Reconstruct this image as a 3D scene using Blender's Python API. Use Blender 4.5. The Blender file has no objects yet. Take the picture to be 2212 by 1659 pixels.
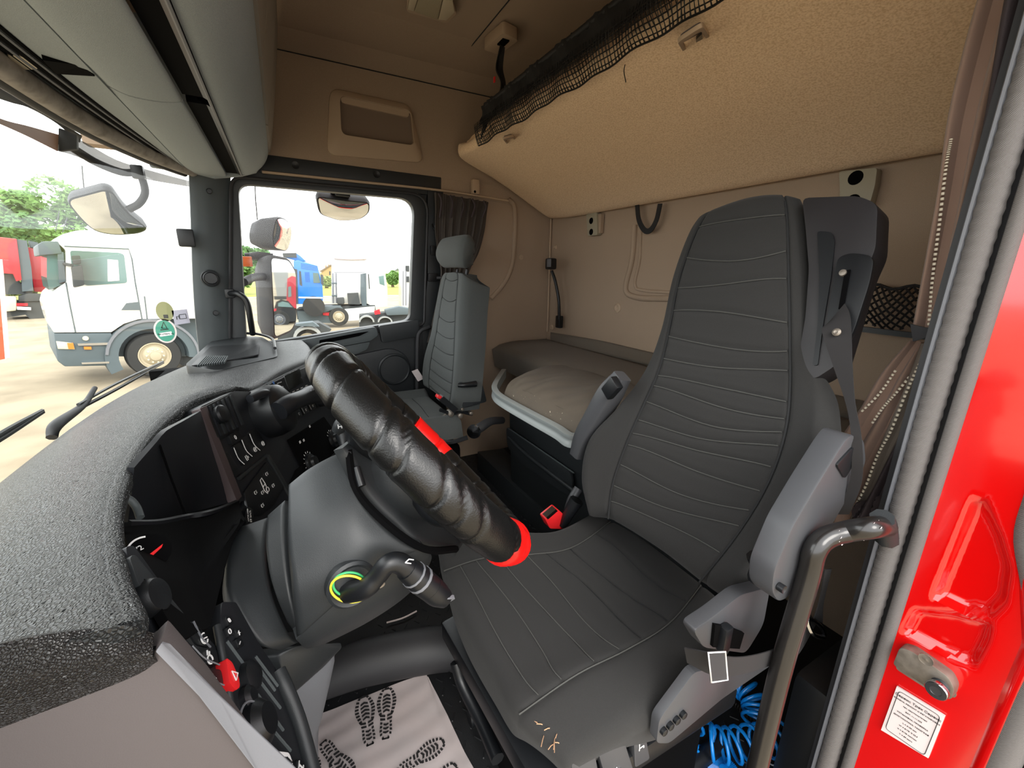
import bpy, bmesh, math, random
from mathutils import Vector, Matrix
random.seed(7)
SC = bpy.context.scene; COL = SC.collection
V = Vector
# ---------------- camera, world, exposure ----------------
F = 900.0
_ex = V((-501, 252, -F)).normalized(); _ez = V((49, 3312, F)).normalized(); _ey = _ez.cross(_ex)
R = Matrix((_ex, _ey, _ez))
CAM = V((-1.2, 0.0, 1.25))
cd = bpy.data.cameras.new('camera'); cam = bpy.data.objects.new('camera', cd); COL.objects.link(cam)
cd.sensor_width = 36; cd.lens = 36 * F / 2212; cd.clip_start = .01; cd.clip_end = 500
cam.matrix_world = Matrix.Translation(CAM) @ R.to_4x4(); SC.camera = cam
SC.view_settings.view_transform = 'Standard'; SC.view_settings.look = 'None'
SC.view_settings.gamma = 1; SC.view_settings.use_curve_mapping = False
SC.view_settings.exposure = 0.6
SKY = 2.8
W = bpy.data.worlds.new('sky'); SC.world = W; W.use_nodes = True
nt = W.node_tree; bg = nt.nodes['Background']
tc = nt.nodes.new('ShaderNodeTexCoord'); nz = nt.nodes.new('ShaderNodeTexNoise'); nz.inputs['Scale'].default_value = 2.2
mp = nt.nodes.new('ShaderNodeMapping'); mp.inputs['Scale'].default_value = (1, 1, 3)
cr = nt.nodes.new('ShaderNodeValToRGB')
cr.color_ramp.elements[0].color = (.90, .93, .97, 1); cr.color_ramp.elements[1].color = (1, .985, .96, 1)
cr.color_ramp.elements[0].position = .35; cr.color_ramp.elements[1].position = .65
nt.links.new(tc.outputs['Generated'], mp.inputs[0]); nt.links.new(mp.outputs[0], nz.inputs['Vector'])
nt.links.new(nz.outputs['Fac'], cr.inputs[0]); nt.links.new(cr.outputs[0], bg.inputs[0])
bg.inputs[1].default_value = SKY
sl = bpy.data.lights.new('sun', 'SUN'); sl.energy = 1.4; sl.angle = math.radians(25); sl.color = (1, .95, .88)
so = bpy.data.objects.new('sun', sl); COL.objects.link(so)
so.rotation_euler = V((.75, -.15, -.62)).to_track_quat('-Z', 'Y').to_euler()   # high hazy sun on the driver's side

def ray(px, py): return R @ V((px - 1106, 829.5 - py, -F))
def P(px, py, x=None, y=None, z=None, pl=None):
    """world point seen at a photo pixel on a given real plane (x=, y=, z= or plane (point, normal))"""
    r = ray(px, py)
    if pl is not None: t = (V(pl[0]) - CAM).dot(V(pl[1])) / r.dot(V(pl[1]))
    elif x is not None: t = (x - CAM.x) / r.x
    elif y is not None: t = (y - CAM.y) / r.y
    else: t = (z - CAM.z) / r.z
    return CAM + r * t
def PD(px, py, d):
    r = ray(px, py).normalized(); return CAM + r * d
# ---------------- materials ----------------
def lin(c):
    if isinstance(c, str):
        c = [int(c[i:i+2], 16) / 255 for i in (0, 2, 4)]
        c = [v / 12.92 if v <= .04045 else ((v + .055) / 1.055) ** 2.4 for v in c]
    return (*c[:3], 1)
MATS = {}
def M(name, col, rough=.6, metal=0, bump=None, var=None, spec=.5, coat=0, sheen=0, emit=0, alpha=1, kind='noise', rvar=0):
    m = bpy.data.materials.new(name); m.use_nodes = True; t = m.node_tree; N = t.nodes; L = t.links
    b = N['Principled BSDF']; b.inputs['Base Color'].default_value = lin(col)
    b.inputs['Roughness'].default_value = rough; b.inputs['Metallic'].default_value = metal
    b.inputs['Specular IOR Level'].default_value = spec; b.inputs['Coat Weight'].default_value = coat
    b.inputs['Sheen Weight'].default_value = sheen; b.inputs['Alpha'].default_value = alpha
    if coat: b.inputs['Coat Roughness'].default_value = .06
    if emit: b.inputs['Emission Color'].default_value = lin(col); b.inputs['Emission Strength'].default_value = emit
    co = N.new('ShaderNodeTexCoord')
    def tex(k, sc):
        if k == 'voronoi':
            n = N.new('ShaderNodeTexVoronoi'); n.feature = 'DISTANCE_TO_EDGE'; n.inputs['Scale'].default_value = sc; o = n.outputs['Distance']
        elif k == 'weave':
            n = N.new('ShaderNodeTexWave'); n.inputs['Scale'].default_value = sc; n.inputs['Distortion'].default_value = .6; n.bands_direction = 'DIAGONAL'; o = n.outputs['Fac']
        elif k == 'dots':
            n = N.new('ShaderNodeTexVoronoi'); n.inputs['Scale'].default_value = sc; o = n.outputs['Distance']
        else:
            n = N.new('ShaderNodeTexNoise'); n.inputs['Scale'].default_value = sc; n.inputs['Detail'].default_value = 4; o = n.outputs['Fac']
        L.new(co.outputs['Object'], n.inputs['Vector']); return o
    if bump:
        bn = N.new('ShaderNodeBump'); bn.inputs['Strength'].default_value = bump[1]; bn.inputs['Distance'].default_value = .002
        o = tex(kind, bump[0])
        if kind == 'voronoi':
            mr = N.new('ShaderNodeMapRange'); mr.inputs['From Max'].default_value = .25; L.new(o, mr.inputs['Value']); o = mr.outputs[0]
        L.new(o, bn.inputs['Height']); L.new(bn.outputs[0], b.inputs['Normal'])
    if var:
        mx = N.new('ShaderNodeMix'); mx.data_type = 'RGBA'; mx.inputs['A'].default_value = lin(col); mx.inputs['B'].default_value = lin(var[1])
        rr = N.new('ShaderNodeMapRange'); rr.inputs['From Min'].default_value = .4; rr.inputs['From Max'].default_value = .66
        L.new(tex(var[2] if len(var) > 2 else 'noise', var[0]), rr.inputs['Value']); L.new(rr.outputs[0], mx.inputs['Factor']); L.new(mx.outputs['Result'], b.inputs['Base Color'])
    MATS[name] = m; return m
def glass_mat(name, tint=(1, 1, 1), refl=1.0):
    m = bpy.data.materials.new(name); m.use_nodes = True; t = m.node_tree; t.nodes.clear(); N = t.nodes
    o = N.new('ShaderNodeOutputMaterial'); mx = N.new('ShaderNodeMixShader'); tr = N.new('ShaderNodeBsdfTransparent'); gl = N.new('ShaderNodeBsdfGlossy')
    lw = N.new('ShaderNodeLayerWeight'); lw.inputs[0].default_value = .5; pw = N.new('ShaderNodeMath'); pw.operation = 'POWER'; pw.inputs[1].default_value = 5; ml = N.new('ShaderNodeMath'); ml.operation = 'MULTIPLY_ADD'; ml.inputs[1].default_value = .55; ml.inputs[2].default_value = .02; t.links.new(lw.outputs['Facing'], pw.inputs[0]); t.links.new(pw.outputs[0], ml.inputs[0]); gl.inputs['Roughness'].default_value = .02
    tr.inputs[0].default_value = (*tint, 1); gl.inputs[0].default_value = (refl, refl, refl, 1)
    t.links.new(ml.outputs[0], mx.inputs[0]); t.links.new(tr.outputs[0], mx.inputs[1]); t.links.new(gl.outputs[0], mx.inputs[2]); t.links.new(mx.outputs[0], o.inputs[0])
    return m
m_glass = glass_mat('window_glass', (.93, .96, .95))
m_dark = M('dark_blue_grey_plastic', '25282a', .47, bump=(900, .12))
m_pillar = M('pillar_grey_plastic', '4d5355', .6, bump=(900, .1))
m_black = M('black_plastic', '121417', .4, bump=(1200, .08))
m_char = M('charcoal_plastic', '262426', .5, bump=(900, .1))
m_rail = M('pale_rail_paint', '9aa09f', .35)
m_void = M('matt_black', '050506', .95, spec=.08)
m_dash = M('dash_leather_grain', '1e2021', .38, bump=(330, .9), kind='voronoi', spec=.55)
m_panel = M('dash_panel_black', '1a1c20', .45, bump=(1200, .06))
m_brownbar = M('brown_grey_plastic', '4a3f40', .5)
m_grey = M('mid_grey_plastic', '6d6f74', .55, bump=(900, .12))
m_warmgrey = M('warm_grey_plastic', '4f4949', .6, bump=(900, .15))
m_silver = M('silver_painted_plastic', '434447', .42, bump=(1200, .05))
m_felt = M('beige_felt_liner', 'ab9681', .95, bump=(700, .35), var=(900, '97826e'))
m_felt2 = M('taupe_felt_liner', 'a08c7c', .95, bump=(700, .3), var=(800, '8e7b6c'))
m_beige = M('beige_moulded_plastic', 'b39c84', .6, bump=(800, .08))
m_bunk = M('tan_spotted_fabric', 'f8dab6', .95, bump=(260, .25), var=(230, 'e0bd94'), sheen=.1)
m_shelf = M('shelf_grey_felt', '9aa2a6', .95, bump=(900, .25), var=(1000, '868e92'))
m_shelfbeige = M('shelf_taupe_end', '8d8378', .8, bump=(900, .2))
m_floor = M('rubber_floor', '17181a', .55, bump=(400, .2))
m_seat = M('charcoal_seat_fabric', '292827', .95, bump=(1500, .25), var=(1300, '222221'), sheen=.05)
m_seatb = M('charcoal_bolster_fabric', '272524', .95, bump=(1800, .3), kind='weave', sheen=.05)
m_pseat = M('grey_seat_fabric', '4b4e4d', .95, bump=(1500, .25), var=(1300, '424544'), sheen=.05)
m_seam = M('light_grey_stitching', '484845', .9)
m_dseam = M('dark_stitching', '1d1e1f', .9)
m_matt = M('olive_grey_mattress_cloth', '6b6052', .95, bump=(1100, .5), kind='weave', var=(900, '665b4d'), sheen=.1)
m_leather = M('black_leather', '0e0e0e', .33, bump=(420, .22), kind='noise', spec=.55)
m_red = M('red_leather', 'e0120f', .35, bump=(900, .1))
m_redpaint = M('red_body_paint', 'c80606', .14, coat=1, spec=.6)
m_redplastic = M('red_plastic', 'e0262a', .35)
m_white = M('white_print', 'e8e8e8', .6)
m_chrome = M('chrome', 'c9ccd0', .15, metal=1)
m_steel = M('worn_steel', '8d857b', .45, metal=.6, bump=(90, .3), var=(40, '6f675d'))
m_mirror = M('mirror_glass', 'd9dcdc', .02, metal=1)
m_curtain = M('brown_grey_curtain', '8a7061', .85, bump=(900, .25), kind='weave', sheen=.2)
m_curtdark = M('dark_curtain_lining', '3b3235', .8, bump=(500, .2))
m_curtgrey = M('grey_curtain_cloth', '463f3a', .9, bump=(900, .2)); m_olivec = M('olive_curtain_hem', '6a6056', .9, bump=(900, .2))
m_dash2 = M('dash_wrap_grain', '1c1a1a', .38, bump=(520, .8), kind='voronoi')
m_roll = M('worn_grey_foam', 'a09a94', .9, bump=(60, .5), var=(25, '7f7973'))
m_stitchw = M('cream_stitch', 'd8cdb8', .8)
m_net = M('black_net_cord', '141314', .7)
m_belt = M('black_webbing', '1e1c1d', .85, bump=(1500, .3), kind='weave')
m_rubber = M('rubber_seal', '6a6664', .7, bump=(260, .5), kind='weave')
m_rubberb = M('dark_rubber', '2a2a2c', .6)
m_hose = M('blue_hose', '0f78c8', .25, coat=.4)
m_paper = M('printed_paper_mat', 'b5abaa', .9, bump=(14, .8), var=(9, 'bdb0ae'))
m_ink = M('black_ink', '1d1b1c', .9)
m_yellow = M('yellow_band', 'e0d43a', .5)
m_green = M('green_band', '3fae6c', .5)
m_label = M('white_label', 'd8cbc9', .8)
m_screen = M('dark_screen', '23241f', .15)
m_lens = M('frosted_lamp_lens', 'b9ad92', .25, bump=(160, .6), kind='weave')
m_lens2 = M('cream_lamp_lens', 'c2b49a', .4)
# ---------------- mesh helpers ----------------
ORG = {}
def org(p):
    return ORG.get(p.name, V((0, 0, 0))) if p is not None else V((0, 0, 0))
def thing(name, label, cat, loc=(0, 0, 0), group=None):
    o = bpy.data.objects.new(name, None); COL.objects.link(o); o.location = loc; o.empty_display_size = .05
    o['label'] = label; o['category'] = cat
    if group: o['group'] = group
    ORG[o.name] = V(loc); return o
def tag(o, label, cat=None, group=None):
    o['label'] = label
    if cat: o['category'] = cat
    if group: o['group'] = group
    return o
def struct(o): o['kind'] = 'structure'; return o
def stuff(o): o['kind'] = 'stuff'; return o
def root(name):
    o = bpy.data.objects.new(name, None); COL.objects.link(o); ORG[o.name] = V((0, 0, 0)); o['kind'] = 'structure'; return o
def mk(name, vs, fs, mat, parent=None, smooth=False, sharp=None, bev=0, bseg=2):
    vs = [V(v) for v in vs]
    if parent is not None: og = org(parent)
    else:
        lo = V((min(v.x for v in vs), min(v.y for v in vs), min(v.z for v in vs))); hi = V((max(v.x for v in vs), max(v.y for v in vs), max(v.z for v in vs)))
        og = V(((lo.x + hi.x) / 2, (lo.y + hi.y) / 2, lo.z))
    me = bpy.data.meshes.new(name); me.from_pydata([v - og for v in vs], [], fs)
    bm = bmesh.new(); bm.from_mesh(me)
    if bev: bmesh.ops.bevel(bm, geom=[e for e in bm.edges if len(e.link_faces) == 2 and e.calc_face_angle(0) > .35], offset=bev, segments=bseg, profile=.6, affect='EDGES', clamp_overlap=True)
    bmesh.ops.recalc_face_normals(bm, faces=bm.faces); bm.to_mesh(me); bm.free()
    o = bpy.data.objects.new(name, me); COL.objects.link(o)
    if mat: me.materials.append(mat)
    if parent is not None: o.parent = parent
    else: o.location = og
    ORG[o.name] = og
    if smooth or bev:
        for p in me.polygons: p.use_smooth = True
        me.set_sharp_from_angle(angle=math.radians(sharp or (40 if not bev else 50)))
    return o
def frame(o, u, v):
    u = V(u).normalized(); n = u.cross(V(v)).normalized(); v = n.cross(u); return V(o), u, v, n
def plframe(pl, up=(0, 0, 1)):
    n = V(pl[1]).normalized(); u = V(up).cross(n).normalized(); v = n.cross(u); return V(pl[0]), u, v, n
BX = [(0, 3, 2, 1), (4, 5, 6, 7), (0, 1, 5, 4), (1, 2, 6, 5), (2, 3, 7, 6), (3, 0, 4, 7)]
def box(name, c, s, mat, parent=None, rot=None, bev=0):
    r = Matrix.Identity(3) if rot is None else (rot if isinstance(rot, Matrix) else Matrix.Rotation(rot, 3, 'Z'))
    c = V(c); h = [k / 2 for k in s]
    vs = [c + r @ V((a * h[0], b * h[1], d * h[2])) for d in (-1, 1) for a, b in ((-1, -1), (1, -1), (1, 1), (-1, 1))]
    return mk(name, vs, BX, mat, parent, bev=bev)
def box2(name, lo, hi, mat, parent=None, bev=0):
    lo = V(lo); hi = V(hi); return box(name, (lo + hi) / 2, hi - lo, mat, parent, bev=bev)
def prism(name, pts, vec, mat, parent=None, bev=0, smooth=False):
    pts = [V(p) for p in pts]; n = len(pts); vec = V(vec)
    fs = [tuple(range(n))[::-1], tuple(range(n, 2 * n))] + [(i, (i + 1) % n, n + (i + 1) % n, n + i) for i in range(n)]
    return mk(name, pts + [p + vec for p in pts], fs, mat, parent, bev=bev, smooth=smooth)
def rounded(pts, r, seg=5):
    pts = [V(p) for p in pts]; n = len(pts); out = []
    for i in range(n):
        a, b, c = pts[i - 1], pts[i], pts[(i + 1) % n]; d1 = (a - b); d2 = (c - b)
        q = min(r if not isinstance(r, (list, tuple)) else r[i], d1.length * .48, d2.length * .48)
        p0 = b + d1.normalized() * q; p1 = b + d2.normalized() * q
        for k in range(seg + 1):
            t = k / seg; out.append(p0 * (1 - t) ** 2 + b * 2 * t * (1 - t) + p1 * t * t)
    return out
def scalepoly(pts, k, dx=0):
    c = sum((V(p) for p in pts), V()) / len(pts); return [c + (V(p) - c) * k for p in pts]
def ring(name, outer, inner, vec, mat, parent=None, bev=0):
    n = len(outer); vec = V(vec); vs = [V(p) for p in outer] + [V(p) for p in inner]; vs += [v + vec for v in vs]; fs = []
    for i in range(n):
        j = (i + 1) % n
        fs += [(i, j, n + j, n + i), (2*n + i, 3*n + i, 3*n + j, 2*n + j), (i, 2*n + i, 2*n + j, j), (n + i, n + j, 3*n + j, 3*n + i)]
    return mk(name, vs, fs, mat, parent, bev=bev, smooth=True)
def cr1(p, t):
    n = len(p); i = min(int(t), n - 2); f = t - i
    a = p[i - 1] if i > 0 else p[0] * 2 - p[1]; b = p[i]; c = p[i + 1]; d = p[i + 2] if i + 2 < n else p[n-1] * 2 - p[n-2]
    return .5 * ((2 * b) + (c - a) * f + (a * 2 - b * 5 + c * 4 - d) * f * f + (b * 3 - a - c * 3 + d) * f ** 3)
def spline(pts, n, closed=False):
    pts = [V(p) for p in pts]
    if closed: pts = [pts[-1]] + pts + [pts[0], pts[1]]; m = len(pts) - 3; return [cr1(pts, 1 + m * k / n) for k in range(n)]
    return [cr1(pts, (len(pts) - 1) * k / (n - 1)) for k in range(n)]
def sweep(pts, r, n=10, closed=False, prof=None, up=None, caps=True):
    """verts, faces of a tube; r = number or list; prof = list of 2D profile points"""
    m = len(pts); vs = []; fs = []; prev = None
    for i, p in enumerate(pts):
        a = pts[i - 1] if (i > 0 or closed) else p; b = pts[(i + 1) % m] if (i < m - 1 or closed) else p
        t = (b - a).normalized()
        if prev is None:
            u = V(up) if up is not None else (V((0, 0, 1)) if abs(t.z) < .9 else V((1, 0, 0)))
        else: u = prev if up is None else V(up)
        u = (u - t * u.dot(t)); u = u.normalized() if u.length > 1e-6 else t.orthogonal().normalized()
        prev = u; w = t.cross(u); rr = r[i] if isinstance(r, (list, tuple)) else r
        if prof: vs += [p + u * (q[0] * rr) + w * (q[1] * rr) for q in prof]
        else: vs += [p + (u * math.cos(k * 2 * math.pi / n) + w * math.sin(k * 2 * math.pi / n)) * rr for k in range(n)]
    k = len(prof) if prof else n
    for i in range(m if closed else m - 1):
        j = (i + 1) % m
        for q in range(k): fs.append((i*k + q, i*k + (q+1) % k, j*k + (q+1) % k, j*k + q))
    if not closed and caps: fs += [tuple(range(k))[::-1], tuple(range((m-1)*k, m*k))]
    return vs, fs
def tube(name, pts, r, mat, parent=None, n=10, sm=0, closed=False, prof=None, up=None, smooth=True):
    pts = [V(p) for p in pts]
    if sm:
        if isinstance(r, (list, tuple)): rv = spline([V((q, 0, 0)) for q in r], sm); r = [q.x for q in rv]
        pts = spline(pts, sm, closed)
    vs, fs = sweep(pts, r, n, closed, prof, up); return mk(name, vs, fs, mat, parent, smooth=smooth, sharp=50)
def multi(name, parts, mat, parent=None, smooth=True):
    vs = []; fs = []
    for v, f in parts: k = len(vs); vs += v; fs += [tuple(i + k for i in q) for q in f]
    return mk(name, vs, fs, mat, parent, smooth=smooth)
def lathe(name, o, axis, prof, mat, parent=None, n=28):
    """prof = [(radius, height)...] along axis"""
    o = V(o); a = V(axis).normalized(); u = a.orthogonal().normalized(); w = a.cross(u); vs = []; fs = []; m = len(prof)
    for r, h in prof: vs += [o + a * h + (u * math.cos(k*2*math.pi/n) + w * math.sin(k*2*math.pi/n)) * max(r, 1e-5) for k in range(n)]
    for i in range(m - 1):
        for k in range(n): fs.append((i*n + k, i*n + (k+1) % n, (i+1)*n + (k+1) % n, (i+1)*n + k))
    fs += [tuple(range(n))[::-1], tuple(range((m-1)*n, m*n))]
    return mk(name, vs, fs, mat, parent, smooth=True, sharp=35)
class Surf:
    def __init__(s, rows): s.g = [[V(p) for p in r] for r in rows]; s.R = len(rows) - 1; s.C = len(rows[0]) - 1
    def __call__(s, u, v):
        """u across a row 0..1, v down the rows 0..1"""
        return cr1([cr1(r, u * s.C) for r in s.g], v * s.R)
    def n(s, u, v):
        e = .004; a = s(min(u + e, 1), v) - s(max(u - e, 0), v); b = s(u, min(v + e, 1)) - s(u, max(v - e, 0)); return a.cross(b).normalized()
def sheet(name, S, mat, parent=None, nu=24, nv=24, th=.004, disp=None, flip=1, edge=0, out=None, inset=0):
    """closed slab over a surface: th thickness behind it (against the normal * flip); edge = rounding radius"""
    fr = []; bk = []; cen = S(.5, .5)
    if out is not None: flip = 1 if S.n(.5, .5).dot(V(out)) > 0 else -1
    for j in range(nv + 1):
        for i in range(nu + 1):
            u = i / nu; v = j / nv; p = S(u, v); n = S.n(u, v) * flip; d = 0
            if edge:
                lu = (S(1, v) - S(0, v)).length; lv = (S(u, 1) - S(u, 0)).length
                e = min(u * lu, (1 - u) * lu, v * lv, (1 - v) * lv)
                if e < edge: d -= edge - math.sqrt(max(edge * edge - (edge - e) ** 2, 0))
            if disp: d += disp(u, v)
            fr.append(p + n * d); bk.append(p.lerp(S(.5, v), inset) - n * th)
    k = (nu + 1) * (nv + 1); vs = fr + bk; fs = []
    for j in range(nv):
        for i in range(nu):
            a = j * (nu + 1) + i; q = (a, a + 1, a + nu + 2, a + nu + 1); fs += [q, tuple(k + x for x in q[::-1])]
    bd = [i for i in range(nu + 1)] + [j * (nu + 1) + nu for j in range(1, nv + 1)] + [nv * (nu + 1) + i for i in range(nu - 1, -1, -1)] + [j * (nu + 1) for j in range(nv - 1, 0, -1)]
    for a, b in zip(bd, bd[1:] + bd[:1]): fs.append((a, k + a, k + b, b))
    return mk(name, vs, fs, mat, parent, smooth=True, sharp=60)
def text(name, s, size, fr, mat, parent=None, ext=.0004, align='CENTER'):
    """s lettered in frame (o,u,v,n)"""
    cu = bpy.data.curves.new(name, 'FONT'); cu.body = s; cu.size = size; cu.extrude = ext; cu.align_x = align; cu.align_y = 'CENTER'; cu.resolution_u = 2
    t = bpy.data.objects.new(name, cu); COL.objects.link(t)
    me = bpy.data.meshes.new_from_object(t); bpy.data.objects.remove(t); bpy.data.curves.remove(cu)
    o, u, v, n = fr; vs = [o + u * q.co.x + v * q.co.y + n * q.co.z for q in me.vertices]; fs = [tuple(p.vertices) for p in me.polygons]
    bpy.data.meshes.remove(me); return mk(name, vs, fs, mat, parent)
def stroke(name, fr, lines, w, mat, parent=None, ext=.0005):
    """thin flat marks: lines = list of 2D polylines in frame (o,u,v,n)"""
    o, u, v, n = fr; parts = []
    for ln in lines:
        pts = [o + u * a + v * b + n * ext * .5 for a, b in ln]
        if len(pts) > 1: parts.append(sweep(pts, 1, closed=False, prof=[(ext, w/2), (ext, -w/2), (-ext, -w/2), (-ext, w/2)], up=n))
    return multi(name, parts, mat, parent, smooth=False)
def arc(cx, cy, r, a0, a1, n=10, ry=None): return [(cx + r * math.cos(math.radians(a0 + (a1 - a0) * k / n)), cy + (ry or r) * math.sin(math.radians(a0 + (a1 - a0) * k / n))) for k in range(n + 1)]
# ================= SETTING =================
FZ = .10
fl = root('floor')
box2('floor_slab', (-1.06, -1.5, 0), (1.12, .62, FZ), m_floor, fl)
pr = []
for i in range(54):
    for j in range(44):
        x = -.98 + i * .039; y = -1.05 + j * .037
        if x > -.1 and y > -.15: continue
        a = .6 if (i + j) % 2 else -.6
        c = V((x, y, FZ)); d = V((math.cos(a), math.sin(a), 0)) * .012; e = V((-d.y, d.x, 0)) * .16; z = V((0, 0, .0022))
        vs = [c - d - e, c + d - e, c + d + e, c - d + e, c - d * .8 - e * .5 + z, c + d * .8 - e * .5 + z, c + d * .8 + e * .5 + z, c - d * .8 + e * .5 + z]
        pr.append((vs, [BX[1], BX[2], BX[3], BX[4], BX[5]]))
stuff(multi('tread_bumps', pr, m_floor, fl, smooth=False))
wr = root('wall_rear')
box2('rear_panel', (-1.06, -1.56, 0), (1.16, -1.5, 2.2), m_felt, wr)
# raised beads pressed into the rear wall
o1 = [P(1372, 486, y=-1.497), P(1366, 560, y=-1.497), P(1352, 625, y=-1.497), P(1378, 643, y=-1.497), P(1440, 645, y=-1.497), P(1500, 650, y=-1.497)]
tube('pressed_bead', o1, .014, m_felt, wr, sm=30)
tube('pressed_bead', [P(1385, 486, y=-1.499), P(1382, 560, y=-1.499), P(1372, 615, y=-1.499), P(1395, 628, y=-1.499), P(1500, 634, y=-1.499)], .008, m_felt, wr, sm=30)
for px, py, r in ((1335, 665, .022), (1201, 534, .013), (1193, 707, .016)):
    lathe('trim_fastener', P(px, py, y=-1.503), (0, 1, 0), [(r * 1.2, 0), (r * 1.1, .006), (r * .7, .011), (r * .3, .008), (.001, .008)], m_beige, wr, 18)
tube('corner_welt', [V((1.085, -1.49, 1.56)), V((1.08, -1.49, .87))], .006, m_beige, wr, 8)
wri = root('wall_right')
box2('side_panel', (1.1, -1.5, 0), (1.16, -.80, 1.72), m_felt, wri)
# recessed contour behind the curtain
tube('pressed_bead', [P(1098, 430, x=1.097), P(1112, 455, x=1.097), P(1108, 560, x=1.097), P(1090, 610, x=1.097), P(1060, 645, x=1.097)], .014, m_felt, wri, sm=26)
lathe('trim_fastener', P(1125, 556, x=1.102), (-1, 0, 0), [(.016, 0), (.015, .005), (.006, .006), (.006, .003), (.001, .003)], m_beige, wri, 18)
def xz(poly, y0, y1, name, mat, par, bev=0): return prism(name, [V((x, y0, z)) for x, z in poly], (0, y1 - y0, 0), mat, par, bev=bev)
xz([(1.1, 1.69), (1.17, 1.69), (1.17, 2.25), (1.045, 2.12)], -1.5, .6, 'upper_panel', m_felt, wri)
box2('door_header', (1.10, -.80, 1.63), (1.16, .30, 1.70), m_dark, wri); box2('door_rear_filler', (1.12, -.81, .1), (1.16, -.68, 1.7), m_dark, wri)
ce = root('ceiling')
xz([(-1.06, 2.12), (-.75, 2.19), (.72, 2.19), (.95, 2.165), (1.045, 2.12), (1.17, 2.27), (-1.1, 2.27)], -1.56, .6, 'roof_liner', m_felt, ce)
tube('liner_seam', [V((1.043, -.05, 2.118)), V((1.043, -1.3, 2.118))], .0022, m_dseam, ce, 6)
tube('liner_seam', [P(975, 162, z=2.183) + V((0, 0, -.006)), P(985, 140, z=2.187), P(1110, -12, z=2.187)], .002, m_dseam, ce, 6)
wl = root('wall_left')
box2('side_panel', (-1.07, -1.5, 0), (-1.01, -.80, 1.72), m_felt, wl)
box2('upper_panel', (-1.07, -1.5, 1.72), (-1.01, .6, 2.2), m_felt, wl)
wf = root('wall_front')
box2('upper_panel', (-1.06, .46, 1.70), (1.16, .50, 2.25), m_dark, wf)
box2('bulkhead', (-1.06, .56, 0), (1.16, .60, .66), m_void, wf)
box2('door_side_bulkhead', (1.12, .26, 0), (1.16, .56, .80), m_void, wf)
dpl = root('trim_6'); prism('driver_pillar', [V((-1.07, .28, .1)), V((-.99, .30, .1)), V((-.99, .40, .1)), V((-1.07, .42, .1))], (0, -.07, 1.62), m_dark, dpl, bev=.01)
# windscreen: curved pane
def wsy(x, z): return .465 - .17 * max(0, abs(x - .03) / 1.02) ** 2.6 + (1.63 - z) * .085
win = root('window_front')
S = Surf([[V((x, wsy(x, z), z)) for x in [-1.02 + 2.1 * k / 8 for k in range(9)]] for z in (1.68, 1.4, 1.1, .78)])
# single skin of glass
vs = [S(i / 30, j / 8) for j in range(9) for i in range(31)]
mk('windscreen_pane', vs, [(j*31 + i, j*31 + i + 1, (j+1)*31 + i + 1, (j+1)*31 + i) for j in range(8) for i in range(30)], m_glass, win, smooth=True)
# outer skin of the roof front / sun visor outside
# ---- passenger A-pillar trim ----
ap = root('trim_1')
rows = [[P(409, 378, x=1.03), P(452, 372, x=1.045), P(500, 378, x=1.095)], [P(413, 480, x=1.03), P(455, 480, x=1.045), P(500, 480, x=1.095)],
        [P(417, 600, x=1.03), P(460, 600, x=1.045), P(501, 600, x=1.095)], [P(423, 690, x=1.03), P(464, 690, x=1.045), P(504, 690, x=1.095)], [P(432, 770, x=1.03), P(468, 770, x=1.045), P(506, 770, x=1.095)]]
sheet('pillar_cover', Surf(rows), m_pillar, ap, 10, 14, th=.03, out=(-1, 0, 0), edge=.006)
def disc(name, px, py, par, r, h, mat, x=1.04, ax=(-1, -.1, 0), inner=None):
    o = lathe(name, P(px, py, x=x) - V(ax) * -.001, ax, [(r, -.004), (r, h * .7), (r * .88, h), (r * .8, h * .7), (.001, h * .75)], mat, par, 24); return o
disc('tweeter', 455, 601, ap, .036, .010, m_dark); disc('tweeter_mesh', 455, 601, ap, .027, .009, m_black, x=1.032)
for px, py in ((452, 413), (466, 676)): disc('screw_cover', px, py, ap, .011, .006, m_black, x=1.042)
# windscreen header roll (grey worn foam strip) and pillar edge
hd = root('trim_2')
xs = [-.6, -.2, .15, .5, .8, .95, 1.04]
tube('header_roll', [V((x, wsy(x, 1.63) - .03, 1.622)) for x in xs], .024, m_roll, hd, 10, sm=30)
tube('header_seal', [V((x, wsy(x, 1.63) - .004, 1.607)) for x in xs], .012, m_rubberb, hd, 8, sm=30)
# ---- passenger door ----
dr = root('door_1')
outer = [P(499, 381, x=1.09), P(924, 421, x=1.09), P(915, 702, x=1.09), P(497, 762, x=1.09)]
inner = [P(514, 396, x=1.09), P(896, 430, x=1.09), P(886, 692, x=1.09), P(533, 747, x=1.09)]
ring('window_surround', rounded(outer, [.05, .1, .03, .03], 6), rounded(inner, [.05, .085, .04, .04], 6), (.05, 0, 0), m_dark, dr, bev=.004)
tube('weather_strip', [p + V((-.004, 0, 0)) for p in rounded([q + V((-.003, 0, 0)) for q in outer], [.05, .1, .03, .03], 6)], .007, m_rubberb, dr, 6, closed=True)
pan = [P(912, 694, x=1.085), P(880, 699, x=1.085), P(560, 748, x=1.085), P(497, 762, x=1.085)]
lo = [V((1.085, pan[3].y, .16)), V((1.085, pan[0].y + .01, .16))]
prism('door_panel', pan + lo, (.05, 0, 0), m_dark, dr)
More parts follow.
